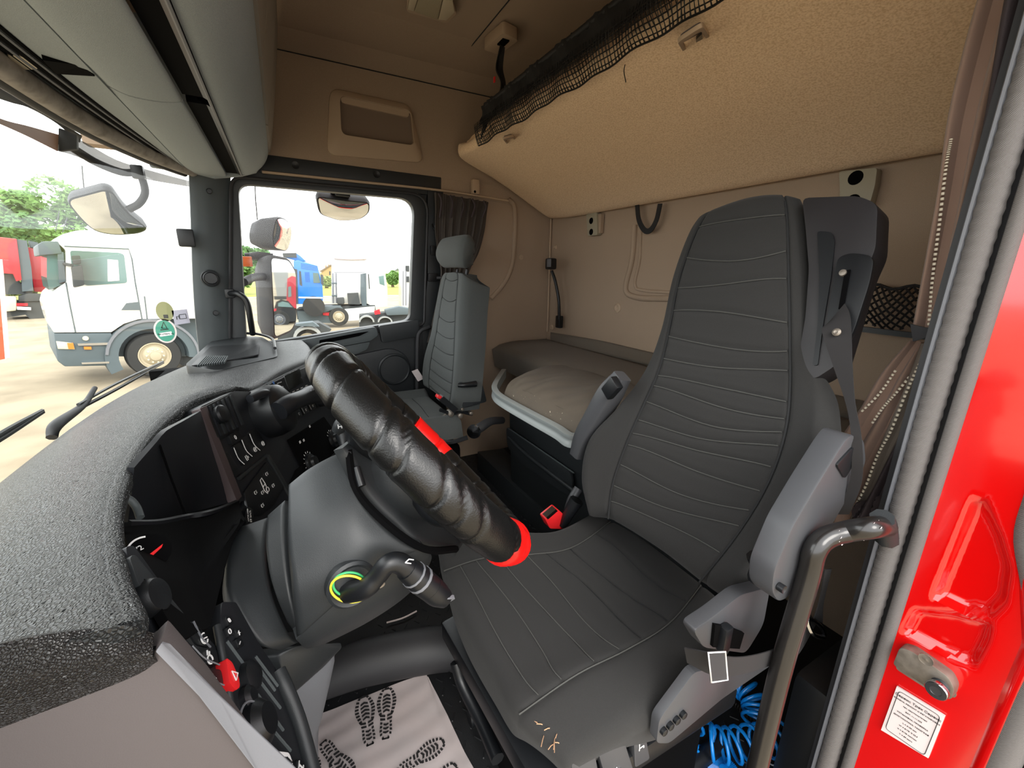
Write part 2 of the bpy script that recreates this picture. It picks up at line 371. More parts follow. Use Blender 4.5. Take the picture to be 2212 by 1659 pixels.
# upper armrest ledge + recess + pull scoop
led = [P(595, 745, x=1.05), P(812, 706, x=1.05), P(818, 724, x=1.05), P(800, 737, x=1.05), P(600, 775, x=1.05)]
prism('armrest_ledge', rounded(led, .015, 3), (.04, 0, 0), m_pillar, dr, bev=.006)
slot = [P(690, 735, x=1.046), P(775, 719, x=1.046), P(797, 716, x=1.046), P(776, 726, x=1.046), P(690, 744, x=1.046)]
prism('handle_slot', rounded(slot, .006, 3), (.006, 0, 0), m_void, dr)
rear = [P(818, 704, x=1.055), P(905, 690, x=1.055), P(906, 726, x=1.055), P(826, 741, x=1.055)]
prism('armrest', rounded(rear, .012, 3), (.03, 0, 0), m_dark, dr, bev=.008)
pull = [P(735, 750, x=1.06), P(800, 738, x=1.06), P(793, 755, x=1.06), P(770, 765, x=1.06), P(735, 770, x=1.06)]
prism('pull_scoop', rounded(pull, .012, 4), (.03, 0, 0), m_pillar, dr, bev=.006)
spk = [P(700, 785, x=1.07), P(775, 766, x=1.07), P(848, 751, x=1.07), P(880, 768, x=1.07), P(893, 810, x=1.07), P(896, 870, x=1.07), P(700, 880, x=1.07)]
prism('speaker_bulge', rounded(spk, .05, 5), (.03, 0, 0), m_dark, dr, bev=.012)
c0 = P(852, 798, x=1.062); lathe('speaker_grille', c0, (-1, 0, 0), [(.088, -.01), (.088, .004), (.08, .008), (.075, .003), (.001, .006)], m_dark, dr, 30)
lk = P(624, 744, x=1.045); box('lock_button', lk, (.012, .07, .012), m_black, dr, bev=.004)
tube('door_check_strap', [P(928, 706, x=1.05), P(908, 716, x=1.05), P(902, 745, x=1.05), P(901, 880, x=1.05)], .012, m_rubberb, dr, 8, sm=20)
# side glass
wn = root('window_1')
gl = [V((1.115, p.y, p.z)) for p in scalepoly(inner, 1.05)]
mk('side_pane', gl, [(0, 1, 2, 3)], m_glass, wn)
# grab handle on the pillar
gh = thing('pillar_grab_handle', 'black plastic grab handle low on the far windscreen pillar', 'grab handle', P(500, 640, x=1.04))
tube('grip', [P(494, 634, x=1.08), P(515, 635, x=1.03), P(533, 652, x=1.02), P(541, 690, x=1.03), P(546, 722, x=1.07)], .0125, m_black, gh, 10, sm=26)
box('foot', P(496, 634, x=1.08), (.03, .035, .04), m_black, gh, bev=.006)
# dark header strip above the side window
h2 = root('trim_3')
st = [P(570, 333, x=1.092), P(953, 383, x=1.092), P(953, 412, x=1.092), P(560, 372, x=1.092)]
prism('header_strip', st, (.02, 0, 0), m_dark, h2, bev=.003)
for px, py in ((638, 357), (814, 377)): lathe('screw_cover', P(px, py, x=1.09), (-1, 0, 0), [(.016, 0), (.016, .003), (.011, .002), (.001, .001)], m_black, h2, 18)
prism('beige_strip', [P(953, 385, x=1.095), P(1100, 405, x=1.095), P(1095, 440, x=1.095), P(953, 412, x=1.095)], (.02, 0, 0), m_felt, h2)
# passenger B-pillar
bp = root('trim_4')
prism('pillar_cover', [P(924, 408, x=1.09), P(958, 412, x=1.09), P(952, 640, x=1.09), P(948, 760, x=1.09), V((1.09, P(948, 760, x=1.09).y, .2)), V((1.09, P(903, 760, x=1.09).y, .2)), P(908, 760, x=1.09), P(915, 690, x=1.09), P(924, 600, x=1.09)], (.03, 0, 0), m_dark, bp, bev=.004)
box('red_door_edge', P(905, 640, x=1.10), (.01, .008, .5), m_redpaint, bp)
# upper wall storage tray
tr = thing('wall_storage_tray', 'beige moulded storage tray recessed in the upper side wall', 'storage tray', P(810, 300, x=1.07))
PT = (V((1.062, 0, 1.9)), V((-1, 0, -.12)))
def T(px, py, d=0): q = P(px, py, pl=PT); return q + V((-1, 0, -.12)).normalized() * d
fo = rounded([T(712, 188), T(888, 226), T(916, 352), T(706, 334)], .045, 6); fi = rounded([T(733, 208), T(886, 241), T(893, 316), T(737, 292)], .028, 6)
ring('tray_frame', [p + V((.02, 0, 0)) for p in fo], fi, (-.018, 0, 0), m_beige, tr, bev=.004)
bk = [p + V((.012, 0, 0)) for p in scalepoly(fi, .99)]
prism('tray_back', [p + V((-.004, 0, 0)) for p in bk], (.004, 0, 0), M('brown_tray_back', '7d6b5c', .8, bump=(700, .2)), tr)
prism('tray_lip', rounded([T(735, 206, .004), T(884, 239, .004), T(882, 254, .004), T(737, 222, .004)], .01, 3), (.02, 0, 0), m_beige, tr)
# ================= OVERHEAD SHELF =================
sh = thing('overhead_shelf', 'grey felt-lined overhead storage shelf above the windscreen', 'shelf', (.3, .2, 1.62))
XE = 1.03
def swx(name, sec, x0, x1, mat, par, n=2, th=None):
    """sheet between section points (y,z) swept from x0 to x1; y may be a function of x"""
    rows = []
    for y, z in sec:
        rows.append([V((x0 + (x1 - x0) * k / n, y(x0 + (x1 - x0) * k / n) if callable(y) else y, z)) for k in range(n + 1)])
    return rows
yA = lambda x: .303 + .085 * (1 - max(0, min(1, (x + .1) / 1.13)) ** 1.7)
yH = lambda x: wsy(x, 1.63) - .035
sheet('header_panel', Surf(swx('', [(yH, 1.645), (lambda x: (yH(x) + yA(x)) / 2, 1.642), (yA, 1.638)], -.7, XE, None, None, 8)), m_shelf, sh, 24, 4, th=.02, out=(0, 0, -1))
for k, (dy, mt, r) in enumerate(((0, m_void, .006), (.010, m_grey, .0035), (-.011, m_grey, .003), (-.018, m_void, .004), (.019, m_void, .005))):
    tube('curtain_rail', [V((x, yA(x) + dy, 1.634 - (.003 if mt is m_grey else 0))) for x in [-.7 + 1.68 * q / 14 for q in range(15)]], r, mt, sh, 6, sm=40)
sheet('front_strip', Surf(swx('', [(yA, 1.640), (lambda x: (yA(x) + .29) / 2, 1.628), (.283, 1.616)], -.7, XE, None, None, 8)), m_shelf, sh, 24, 4, th=.02, out=(0, 0, -1))
JX = P(243, 192, z=1.615).x
def lid(x0, x1, nm):
    S = Surf([[V((x0, y, z)), V(((x0 + x1) / 2, y, z)), V((x1, y, z))] for y, z in ((.286, 1.617), (.25, 1.603), (.20, 1.600), (.158, 1.606), (.150, 1.615))])
    return sheet(nm, S, m_shelf, sh, 6, 16, th=.02, out=(0, -.1, -1), edge=.004)
lid(-.75, JX - .004, 'storage_lid'); lid(JX + .004, XE, 'storage_lid')
for a, b in ((-.75, JX - .02), (JX + .03, XE - .02)):
    box2('lid_handle_recess', (a, .100, 1.622), (b, .150, 1.66), m_void, sh)
    sheet('recess_lip', Surf([[V((a, y, z)), V((b, y, z))] for y, z in ((.128, 1.632), (.115, 1.624), (.104, 1.618))]), m_black, sh, 2, 6, th=.004, out=(0, 0, -1))
tube('joint_strip', [V((-.75, .101, 1.619)), V((XE, .101, 1.621))], .0035, m_grey, sh, 6)
rr = [(.097, 1.624), (.075, 1.626), (.045, 1.64), (.015, 1.668), (-.004, 1.70), (-.014, 1.74), (-.018, 1.80), (-.012, 1.9)]
sheet('rear_roll', Surf([[V((-.8, y, z)), V((.1, y, z)), V((XE, y, z))] for y, z in rr]), m_shelf, sh, 4, 28, th=.02, out=(0, -1, -.3))
# beige shelf doors above the roll, with black corner catches
for a, b in ((-.8, .08), (.09, .62), (.63, XE)):
    sheet('upper_door', Surf([[V((a, y, z)), V((b, y, z))] for y, z in ((-.022, 1.72), (-.04, 1.80), (-.062, 1.92), (-.085, 2.06), (-.095, 2.14))]), m_shelfbeige, sh, 2, 16, th=.02, out=(0, -1, 0), edge=.004)
for px, py in ((579, 228), (583, 322)):
    c = P(px, py, y=-.035)
    prism('door_catch', [c + V((-.03, 0, .035)), c + V((.03, 0, .03)), c + V((.005, 0, -.05))], (0, -.012, 0), m_dark, sh)
prism('shelf_end', [V((XE, y, z)) for y, z in [(.40, 1.62), (.28, 1.612), (.2, 1.60), (.1, 1.62), (.045, 1.64), (0, 1.70), (-.03, 1.8), (-.09, 2.13), (.45, 2.13)]], (.03, 0, 0), m_shelf, sh)
gv = [P(92, 130, z=1.622), P(178, 142, z=1.620), P(205, 165, z=1.613), P(122, 160, z=1.620)]
prism('mesh_vent', gv, (0, 0, .02), m_void, sh)
ll = [P(14, 119, z=1.630), P(48, 122, z=1.630), P(84, 150, z=1.630), P(45, 152, z=1.630)]
prism('reading_lamp_lens', rounded(ll, .008, 3), (0, 0, .02), m_lens2, sh, bev=.002)
cx = P(524, 4, y=-.01)
cc = thing('coiled_cord', 'black coiled cord bundle hanging at the top of the overhead shelf', 'cord', cx)
hel = [cx + V((math.cos(t * .9) * .02 + .002 * t, -.02 + math.sin(t * .9) * .02, -.022 + .0017 * t)) for t in range(0, 60)]
tube('cord', hel, .0035, m_rubberb, cc, 6, sm=240)
lathe('plug', cx + V((0, 0.0, .05)), (0, 0, 1), [(.022, -.02), (.026, 0), (.02, .04)], m_black, cc, 16)
# ================= UPPER BUNK =================
bu = thing('upper_bunk', 'tan spotted fabric underside of the folded-up upper bunk', 'bunk', (0, -1.2, 1.6))
bs = [(-.850, 1.845), (-.853, 1.80), (-.90, 1.783), (-1.05, 1.735), (-1.2, 1.672), (-1.35, 1.600), (-1.44, 1.553), (-1.487, 1.545)]
xl = -1.0
def bx_(y): return 1.06 if y > -1.2 else 1.075
rows = []
for i, (y, z) in enumerate(bs):
    e = [.97, .99, 1.03, 1.06, 1.07, 1.08, 1.07, 1.05][i]
    rows.append([V((xl, y, z)), V((-.5, y, z)), V((0, y, z)), V((.5, y, z)), V((.85, y, z)), V((e, y, z + (.012 if i > 1 else .02)))])
SB = Surf(rows)
sheet('padded_underside', SB, m_bunk, bu, 60, 40, th=.09, out=(0, .4, -.9), edge=.03)
UP = ((0, -.9, 1.785), (0, .40, .915))   # plane of the underside
for i, q in enumerate(([(1462, 82), (1518, 45), (1541, 86), (1483, 118)], [(1085, 296), (1107, 290), (1124, 306), (1103, 318)])):
    k = 1 if i == 0 else .5
    pts = [P(a, b, pl=((0, -.9, 1.777 + (.002 if i else -.004)), (0, .36, .933))) for a, b in q]
    fo = rounded(pts, .018 * k + .006, 5); fi = scalepoly(fo, .74)
    rg = ring('latch_frame', fo, fi, (0, -.003, -.008), m_beige, bu, bev=.002)
    prism('latch_pocket', [p + V((0, .003, .004)) for p in scalepoly(fo, .8)], (0, .001, .002), m_brownbar, bu)
    c = sum(pts, V()) / 4; w = (pts[1] - pts[0]); h = pts[3] - pts[0]
    lt = prism('latch', [c - w * .05 + h * .25, c + w * .08 - h * .12, c + w * .33 - h * .2, c + w * .3 + h * .12], (0, -.002, -.006), m_black, bu)
# ---- bunk safety net ----
NY = -.835
nb = thing('bunk_safety_net', 'black cord safety net along the front edge of the upper bunk', 'net', (0, NY, 1.8))
parts = []
def nz_(x, k): return 1.802 + .133 * k
def cordw(pts, r): parts.append(sweep([V(p) for p in pts], r, 3, caps=False))
random.seed(3)
X0, X1 = -.52, .665; nn = 96
def npt(x, k):
    b = .024 * math.sin(min(k, 1) * math.pi * .9) + .003 * math.sin(x * 40 + k * 5)
    lo = 1.777 + .003 * math.sin(x * 17) + .0015 * math.sin(x * 41)
    return V((x + .004 * math.sin(k * 6 + x * 23), NY + .004 + b, lo + (1.897 - lo) * k))
for i in range(nn + 1):
    x = X0 + (X1 - X0) * i / nn + random.uniform(-.002, .002)
    cordw([npt(x + .012 * k, k) for k in (0, .12, .25, .4, .55, .7)], .0013)
    cordw([npt(x - .010 * k, k) + V((0, .004, 0)) for k in (0, .12, .25, .4, .55)], .0011)
for k in (0, .07, .17, .26, .35, .44, .5, .56):
    cordw([npt(X0 + (X1 - X0) * q / 60, k) + V((0, .002, 0)) for q in range(61)], .0028 if k == 0 else .0017)
stuff(multi('mesh', parts, m_net, nb))
# gathered dark upper band of the net
rows = [[V((X0 + (X1 - .05 - X0) * q / 20, NY + .02 + .005 * math.sin(q * 2.1 + j), z)) for q in range(21)] for j, z in enumerate((1.912, 1.89, 1.865, 1.842))]
for r_, dx in zip(rows, (0, 0, .0, 0)): r_[-1].x += .0
sheet('gathered_band', Surf(rows), m_net, nb, 80, 8, th=.004, disp=lambda u, v: .004 * math.sin(u * 190 + v * 8))
tube('top_cord', [V((X0 - .1, NY + .015, 1.905)), V((.58, NY + .015, 1.905))], .009, m_net, nb, 8)
tube('loose_thread', [P(1350, 140, y=-.84), P(1348, 155, y=-.83), P(1352, 178, y=-.83)], .0012, m_net, nb, 4, sm=10)
# strap from the ceiling
an = thing('net_strap', 'twisted black strap hanging from the beige ceiling anchor to the bunk net', 'strap', P(1085, 85, y=-.87))
a0 = P(1082, 92, y=-.90); tz = [P(1085, 100, y=-.89), P(1078, 150, y=-.88), P(1086, 190, y=-.87), P(1062, 250, y=-.86)]
for s in (-1, 1):
    pts = [p + V((s * .008 * (1 if i % 2 else -.4), .004 * s, 0)) for i, p in enumerate(tz)]
    tube('webbing', pts, 1, m_net, an, prof=[(.002, .009), (-.002, .009), (-.002, -.009), (.002, -.009)], sm=24, up=(1, .4 * s, 0))
tube('tail', [P(1066, 210, y=-.86), P(1050, 262, y=-.85), P(1040, 300, y=-.85)], [.012, .010, .005], m_net, an, 6, sm=12)
box('red_tag', P(1068, 172, y=-.87), (.012, .004, .02), m_redplastic, an)
ca = thing('strap_anchor', 'beige moulded strap anchor on the ceiling', 'ceiling hook', P(1080, 85, z=2.165))
c = P(1080, 84, z=2.165)
prism('housing', rounded([c + V(q) for q in ((-.09, .03, .02), (.07, .045, .02), (.075, -.035, .02), (-.07, -.05, .02))], .02, 4), (0, 0, -.042), m_beige, ca, bev=.012)
box('slot', c + V((-.03, .0, -.024)), (.05, .03, .006), m_void, ca)
# ceiling lamp
cl = thing('ceiling_lamp', 'rectangular ribbed ceiling lamp with frosted lens', 'lamp', P(930, 10, z=2.18))
q = [P(880, -12, z=2.178), P(975, -8, z=2.178), P(985, 22, z=2.178), P(965, 42, z=2.178), P(880, 18, z=2.178)]
prism('lamp_frame', rounded(scalepoly([q[0], q[1], q[2], q[3], q[4]], 1.03), .012, 3), (0, 0, -.012), m_beige, cl, bev=.003)
prism('clear_lens', [P(905, -10, z=2.164), P(955, -6, z=2.164), P(945, 38, z=2.164), P(895, 20, z=2.164)], (0, 0, -.008), m_lens, cl, bev=.002)
prism('frosted_end', [P(957, -4, z=2.164), P(978, -2, z=2.164), P(982, 22, z=2.164), P(964, 40, z=2.164), P(947, 38, z=2.164)], (0, 0, -.007), m_lens2, cl, bev=.002)
prism('frosted_end', [P(885, -12, z=2.164), P(903, -10, z=2.164), P(893, 20, z=2.164), P(880, 16, z=2.164)], (0, 0, -.007), m_lens2, cl, bev=.002)
# ================= LOWER BED =================
be = thing('lower_bed', 'pull-out lower bunk with an olive grey mattress in a silver rail', 'bed', (.2, -1.2, .7))
# main mattress
rows = [[V((x, y, .835 - (.02 if y > -1.2 else 0))) for x in (-1.0, -.3, .3, .8, 1.07)] for y in (-1.47, -1.35, -1.2, -1.08)]
sheet('mattress', Surf(rows), m_matt, be, 20, 12, th=.14, out=(0, 0, 1), edge=.03)
def wr_(u, v):
    return .006 * math.sin(u * 26 + v * 9) * math.exp(-((v - .35) / .3) ** 2) * (u > .1) + .003 * math.sin(u * 61 - v * 15) * math.exp(-((v - .4) / .25) ** 2)
rows = [[V((-.52, y, z)), V((-.2, y, z + .004)), V((.1, y, z)), V((e, y, z - .01))] for y, z, e in ((-1.16, .832, .40), (-1.0, .842, .36), (-.86, .836, .315), (-.782, .808, .285), (-.752, .75, .27), (-.762, .69, .265))]
SM = Surf(rows)
sheet('mattress_extension', SM, m_matt, be, 60, 40, th=.05, out=(0, .5, 1), edge=.02, disp=wr_)
for k in (.60,):
    tube('piping', [SM(u / 30, k) + SM.n(u / 30, k) * .000 + V((0, 0, -.004 - .03 * (u > 28))) for u in range(1, 29)], .0025, m_matt, be, 5)
random.seed(5); pr = []
for i in range(110):
    u = random.betavariate(2, 2); v = random.uniform(.62, .98); c = SM(u, v) + SM.n(u, v) * .0015; s = random.uniform(.0008, .002)
    a = V((random.random() - .5, random.random() - .5, random.random() - .5)).normalized() * s * 2; b = a.orthogonal().normalized() * s * .6
    pr.append(([c - a, c + b, c + a, c - b + SM.n(u, v) * s], [(0, 1, 2), (0, 2, 3)]))
stuff(multi('crumbs', pr, M('pale_crumbs', 'cfc6b0', .9), be, smooth=False))
# silver rail
rp = [P(1090, 806, z=.74), P(1072, 836, z=.745), P(1072, 852, z=.745), P(1090, 868, z=.745), P(1150, 902, z=.745), P(1205, 932, z=.745), P(1232, 950, z=.745), P(1262, 952, z=.745), P(1330, 985, z=.745)]
rail = [(.022, .010), (.020, .016), (.008, .014), (.004, .010), (-.004, .010), (-.008, .014), (-.020, .016), (-.022, .010), (-.022, -.008), (.022, -.008)]
tube('rail', rp, 1, m_rail, be, prof=rail, sm=50, up=(0, 0, 1))
# backrest strip along the rear wall
rows = [[P(1187, 716, y=-1.48), P(1290, 733, y=-1.48), P(1410, 760, y=-1.48), P(1410, 760, y=-1.48) + V((-1.2, 0, 0))], [P(1186, 728, y=-1.46), P(1290, 748, y=-1.46), P(1410, 775, y=-1.46), P(1410, 775, y=-1.46) + V((-1.2, 0, 0))], [P(1188, 742, y=-1.45), P(1290, 764, y=-1.45), P(1410, 792, y=-1.45), P(1410, 792, y=-1.45) + V((-1.2, 0, 0))]]
sheet('rear_pad', Surf(rows), m_matt, be, 16, 8, th=.03, out=(0, 1, 0), edge=.01)
# storage box
YB = -.90
sb = thing('storage_box', 'dark grey storage locker under the pull-out bed', 'locker', (.2, YB, FZ))
f0 = [P(1084, 872, y=YB), P(1262, 985, y=YB), P(1262, 985, y=YB), P(1096, 972, y=YB)]
zt = .70; zb = .20; xl_ = .50
prism('carcass', [V((xl_, YB, zt)), V((-.5, YB, zt)), V((-.5, YB - .02, zb)), V((xl_ - .0, YB - .02, zb))], (0, -.55, 0), m_dark, sb, bev=.012)
def YP(px, py, d=0): q = P(px, py, y=YB + d); return q
fr = rounded([YP(1097, 920, .004), YP(1240, 1020, .004), YP(1240, 1078, .004), YP(1130, 1000, .004), YP(1100, 965, .004)], .03, 4)
prism('drawer_front', fr, (0, .012, 0), m_dark, sb, bev=.004)
tube('pull_ridge', [YP(1100, 945, .018), YP(1130, 975, .02), YP(1180, 1015, .02), YP(1242, 1062, .02)], .010, m_dark, sb, 8, sm=20)
tube('panel_edge', [YP(1098, 925, .016), YP(1150, 960, .016), YP(1240, 1022, .016)], .003, m_pillar, sb, 6, sm=16)
stp = [P(1031, 975, z=.22), P(1088, 968, z=.22), P(1234, 1110, z=.22), P(1200, 1128, z=.22), P(1110, 1050, z=.22)]
prism('step', stp, (0, 0, -.12), m_dark, sb, bev=.006)
# ================= DRIVER SEAT =================
ds = thing('driver_chair', 'charcoal fabric driver seat with tall backrest in front of the red door pillar', 'seat', (-.6, -.5, FZ))
NB = V((0, 1, .30)).normalized()
def B(px, py, d=0): return P(px, py, pl=(V((-.6, -.62, .62)) + NB * d, NB))
br = [
 [(1512, 462, -.05), (1540, 440, -.015), (1610, 412, -.005), (1690, 405, -.01), (1748, 425, -.04)],
 [(1484, 505, -.05), (1502, 500, -.01), (1595, 490, .005), (1698, 470, .0), (1764, 470, -.035)],
 [(1452, 600, -.05), (1466, 600, -.01), (1580, 600, .01), (1701, 595, .005), (1766, 600, -.025)],
 [(1428, 705, -.04), (1444, 710, -.005), (1570, 720, .01), (1703, 730, .01), (1768, 730, -.015)],
 [(1386, 800, -.02), (1422, 797, .005), (1560, 830, .01), (1702, 850, .01), (1788, 850, .01)],
 [(1322, 878, .02), (1388, 875, .012), (1535, 920, .01), (1690, 940, .015), (1776, 950, .03)],
 [(1262, 945, .05), (1353, 955, .02), (1495, 1005, .005), (1655, 1040, .02), (1745, 1060, .035)],
 [(1246, 1030, .055), (1322, 1045, .02), (1445, 1100, .005), (1590, 1150, .02), (1672, 1170, .03)],
 [(1264, 1120, .04), (1311, 1128, .02), (1410, 1190, .01), (1500, 1265, .02), (1572, 1316, .03)]]
SBk = Surf([[B(*q) for q in r] for r in br])
QL = [.11, .2, .265, .335, .40, .455, .52, .565, .615, .665, .715, .765, .82, .87, .925]
def wv(u, q): return q + .010 * math.sin((u - .25) * 7 + q * 30) * (1 if q > .1 else 1)
def qd(u, v):
    if .26 < u < .745:
        d = min(abs(v - wv(u, q)) for q in QL); return -.004 * math.exp(-(d / .006) ** 2)
    d = min(abs(u - .25), abs(u - .755)); return -.006 * math.exp(-(d / .012) ** 2)
nrm = -1
bk_o = sheet('backrest', SBk, m_seat, ds, 70, 150, th=.10, flip=nrm, edge=.04, disp=qd, inset=.14)
def onS(S, u, v, d): return S(u, v) + S.n(u, v) * nrm * d
for q in QL:
    tube('quilt_seam', [onS(SBk, u, wv(u, q), -.0015) for u in [.262 + .48 * k / 16 for k in range(17)]], .0012, m_seam, bk_o, 5)
for u0 in (.25, .755):
    tube('side_seam', [onS(SBk, u0, v, -.003) for v in [.06 + .93 * k / 30 for k in range(31)]], .0022, m_dseam, bk_o, 5)
tube('bolster_seam', [onS(SBk, .93, v, -.004) for v in [.5 + .46 * k / 20 for k in range(21)]], .0014, m_dseam, bk_o, 5)
def Z(px, py, z): return P(px, py, z=z)
cr_ = [
 [(1282, 1100, .595), (1330, 1118, .58), (1390, 1152, .57), (1455, 1200, .57), (1522, 1252, .58), (1575, 1298, .595)],
 [(1200, 1138, .61), (1240, 1180, .59), (1305, 1230, .58), (1375, 1290, .58), (1450, 1340, .59), (1522, 1400, .60)],
 [(1100, 1140, .62), (1145, 1197, .60), (1215, 1265, .585), (1290, 1345, .585), (1355, 1400, .60), (1484, 1478, .598)],
 [(1010, 1152, .61), (1045, 1205, .60), (1110, 1290, .59), (1190, 1395, .59), (1245, 1455, .60), (1394, 1562, .585)],
 [(936, 1180, .57), (952, 1235, .58), (998, 1330, .58), (1062, 1450, .575), (1110, 1548, .57), (1222, 1672, .545)]]
SC_ = Surf([[Z(*q) for q in r] for r in cr_])
CL = [.14, .27, .40, .53, .66, .79, .90]
def cw(u, q): return q + .012 * math.sin(u * 9 + q * 17)
def cdp(u, v):
    if .2 < u < .79:
        d = min(abs(v - cw(u, q)) for q in CL); return -.0035 * math.exp(-(d / .008) ** 2)
    d = min(abs(u - .195), abs(u - .80)); return -.005 * math.exp(-(d / .012) ** 2)
fl_ = 1 if SC_.n(.5, .5).z > 0 else -1
cu_o = sheet('seat_cushion', SC_, m_seat, ds, 70, 80, th=.10, flip=fl_, edge=.03, disp=cdp)
for q in CL:
    tube('quilt_seam', [SC_(u, cw(u, q)) + V((0, 0, -.0012)) for u in [.205 + .58 * k / 16 for k in range(17)]], .0010, m_dseam if q < .5 else m_seam, cu_o, 5)
for u0 in (.195, .80):
    tube('side_seam', [SC_(u0, v) + V((0, 0, -.003)) for v in [.03 + .95 * k / 24 for k in range(25)]], .0014, m_seam, cu_o, 5)
# worn frayed corner
pr = []; random.seed(9)
for i in range(9):
    c = SC_(.86 + random.random() * .1, .93 + random.random() * .045) + V((0, 0, -.004)); a = V((random.uniform(-.02, .02), .012, .004)) * random.uniform(.5, 1.2)
    pr.append(sweep([c, c + a * .5 + V((0, 0, .002)), c + a], .0008, 3))
stuff(multi('frayed_threads', pr, M('frayed_foam_thread', 'b08a6a', .95), cu_o, smooth=False))
# silver side base with recline housing
prism('side_cover', rounded([P(1545, 1330, x=-.90), P(1600, 1285, x=-.90), P(1665, 1268, x=-.90), P(1650, 1350, x=-.90), P(1612, 1412, x=-.90), P(1520, 1400, x=-.90), P(1497, 1362, x=-.90)], .015, 4), (.022, 0, 0), m_silver, ds, bev=.006)
prism('lever_slot', [P(1545, 1350, x=-.905), P(1578, 1356, x=-.905), P(1608, 1368, x=-.905), P(1598, 1402, x=-.905), P(1540, 1398, x=-.905)], (.02, 0, 0), m_void, ds)
box('recline_lever', P(1565, 1378, x=-.908), (.014, .018, .045), m_black, ds, bev=.004)
sbx = [P(1424, 1555, x=-.892), P(1500, 1452, x=-.892), P(1600, 1434, x=-.892), P(1665, 1438, x=-.892), P(1560, 1510, x=-.892), P(1446, 1606, x=-.892), P(1418, 1606, x=-.892)]
prism('lower_side_cover', rounded(sbx, .010, 3), (.015, 0, 0), m_silver, ds, bev=.006)
for k in range(4):
    c = P(1434 + 14 * k, 1580 - 12 * k, x=-.895); lathe('control_button', c, (-1, 0, 0), [(.006, -.004), (.006, .003), (.004, .004), (.001, .004)], m_black, ds, 12)
for (a, b, c, d) in (((1368, 1570), (1390, 1562), (1404, 1640), (1372, 1659)), ((1290, 1618), (1345, 1590), (1380, 1700), (1320, 1720)), ((1235, 1650), (1285, 1628), (1305, 1740), (1240, 1740))):
    pt = [P(*k, x=-.85) for k in (a, b, c, d)]
    o = prism('adjuster_paddle', rounded(pt, .006, 3), (.015, 0, 0), m_silver, ds, bev=.004)
    cc_ = sum(pt, V()) / 4 + V((-.0015, 0, -.0)); fr_ = frame(cc_, (0, -1, .05), (0, 0, 1))
    if a[0] > 1280: stroke('seat_symbol', fr_, [[(-.005, .008), (-.004, -.004), (.006, -.004)], [(.006, -.004), (.006, -.009)], [(-.004, -.004), (-.004, -.009)]], .0015, m_white, o)
# seat pan & pedestal
prism('seat_pan', [V((-.36, -.70, .47)), V((-.86, -.70, .47)), V((-.84, -.27, .45)), V((-.42, -.24, .45))], (0, 0, -.05), m_black, ds, bev=.01)
box('pedestal', (-.62, -.52, FZ + .16), (.36, .40, .32), m_void, ds, bev=.03)
for s, x in ((0, -.44), (1, -.78)):
    tube('floor_rail', [V((x, -.30, FZ + .03)), V((x, -.85, FZ + .03))], .02, m_black, ds, 8)
tube('front_frame', [P(985, 1430, z=.40), P(1000, 1480, z=.36), P(1040, 1560, z=.33), P(1075, 1640, z=.33)], .014, m_black, ds, 8, sm=16)
# inner armrest (raised, beside the bed)
ar = []
pts = [(1352, 800, .045), (1328, 828, .05), (1300, 868, .045), (1272, 915, .04), (1250, 955, .034), (1243, 985, .03)]
rowsA = []
cen = [P(1345, 812, y=-.70), P(1318, 850, y=-.69), P(1288, 900, y=-.68), P(1262, 945, y=-.67), P(1248, 985, y=-.66)]
tube('inner_armrest', cen, [.020, .028, .027, .025, .020], m_silver, ds, prof=[(.7, .9), (.9, .7), (.9, -.7), (.7, -.9), (-.7, -.9), (-.9, -.7), (-.9, .7), (-.7, .9)], sm=30, up=(0, 1, 0))
box('armrest_knob', P(1322, 838, y=-.665), (.035, .02, .05), m_black, ds, rot=Matrix.Rotation(math.radians(-40), 3, 'Y'), bev=.004)
# outer armrest (folded up, near the door)
o1 = [(1838, 938), (1868, 950), (1872, 1000), (1842, 1060), (1795, 1140), (1740, 1230), (1706, 1290), (1682, 1302), (1668, 1280), (1672, 1235), (1712, 1140), (1765, 1050), (1818, 965)]
prism('outer_armrest', rounded([P(a, b, x=-.95) for a, b in o1], .012, 3), (.035, 0, 0), m_silver, ds, bev=.010)
sq = [P(1808, 1005, x=-.953), P(1845, 965, x=-.953), P(1856, 985, x=-.953), P(1826, 1035, x=-.953)]
prism('armrest_recess', rounded(sq, .006, 3), (.01, 0, 0), m_black, ds, bev=.003)
lathe('armrest_pivot', P(1688, 1270, x=-.955), (-1, 0, 0), [(.006, -.004), (.006, .004), (.003, .002), (.001, .002)], m_black, ds, 12)
tube('recline_hinge', [P(1630, 1200, x=-.90), P(1640, 1225, x=-.905), P(1632, 1250, x=-.90)], .012, m_black, ds, 8)
# belt housing on the backrest shoulder
bh = [(1760, 450), (1880, 448), (1922, 466), (1918, 560), (1895, 610), (1862, 720), (1838, 800), (1790, 830), (1765, 828), (1752, 790), (1768, 700), (1775, 600), (1768, 520)]
prism('belt_housing', rounded([B(a, b, -.045) for a, b in bh], .012, 3), NB * .05, m_char, ds, bev=.010)
hs = [(1815, 560), (1842, 550), (1895, 556), (1885, 612), (1850, 720), (1825, 765), (1790, 700), (1800, 640)]
prism('housing_cover', rounded([B(a, b, .006) for a, b in hs], .015, 4), NB * .010, m_black, ds, bev=.004)
rc = [(1767, 500), (1798, 503), (1805, 520), (1797, 600), (1780, 700), (1768, 790), (1757, 790), (1768, 700), (1772, 600)]
prism('housing_groove', rounded([B(a, b, .005) for a, b in rc], .006, 3), NB * .003, m_black, ds)
prism('belt_slot', [B(1826, 585, .017), B(1838, 583, .017), B(1822, 672, .017), B(1812, 668, .017)], NB * .002, m_void, ds)
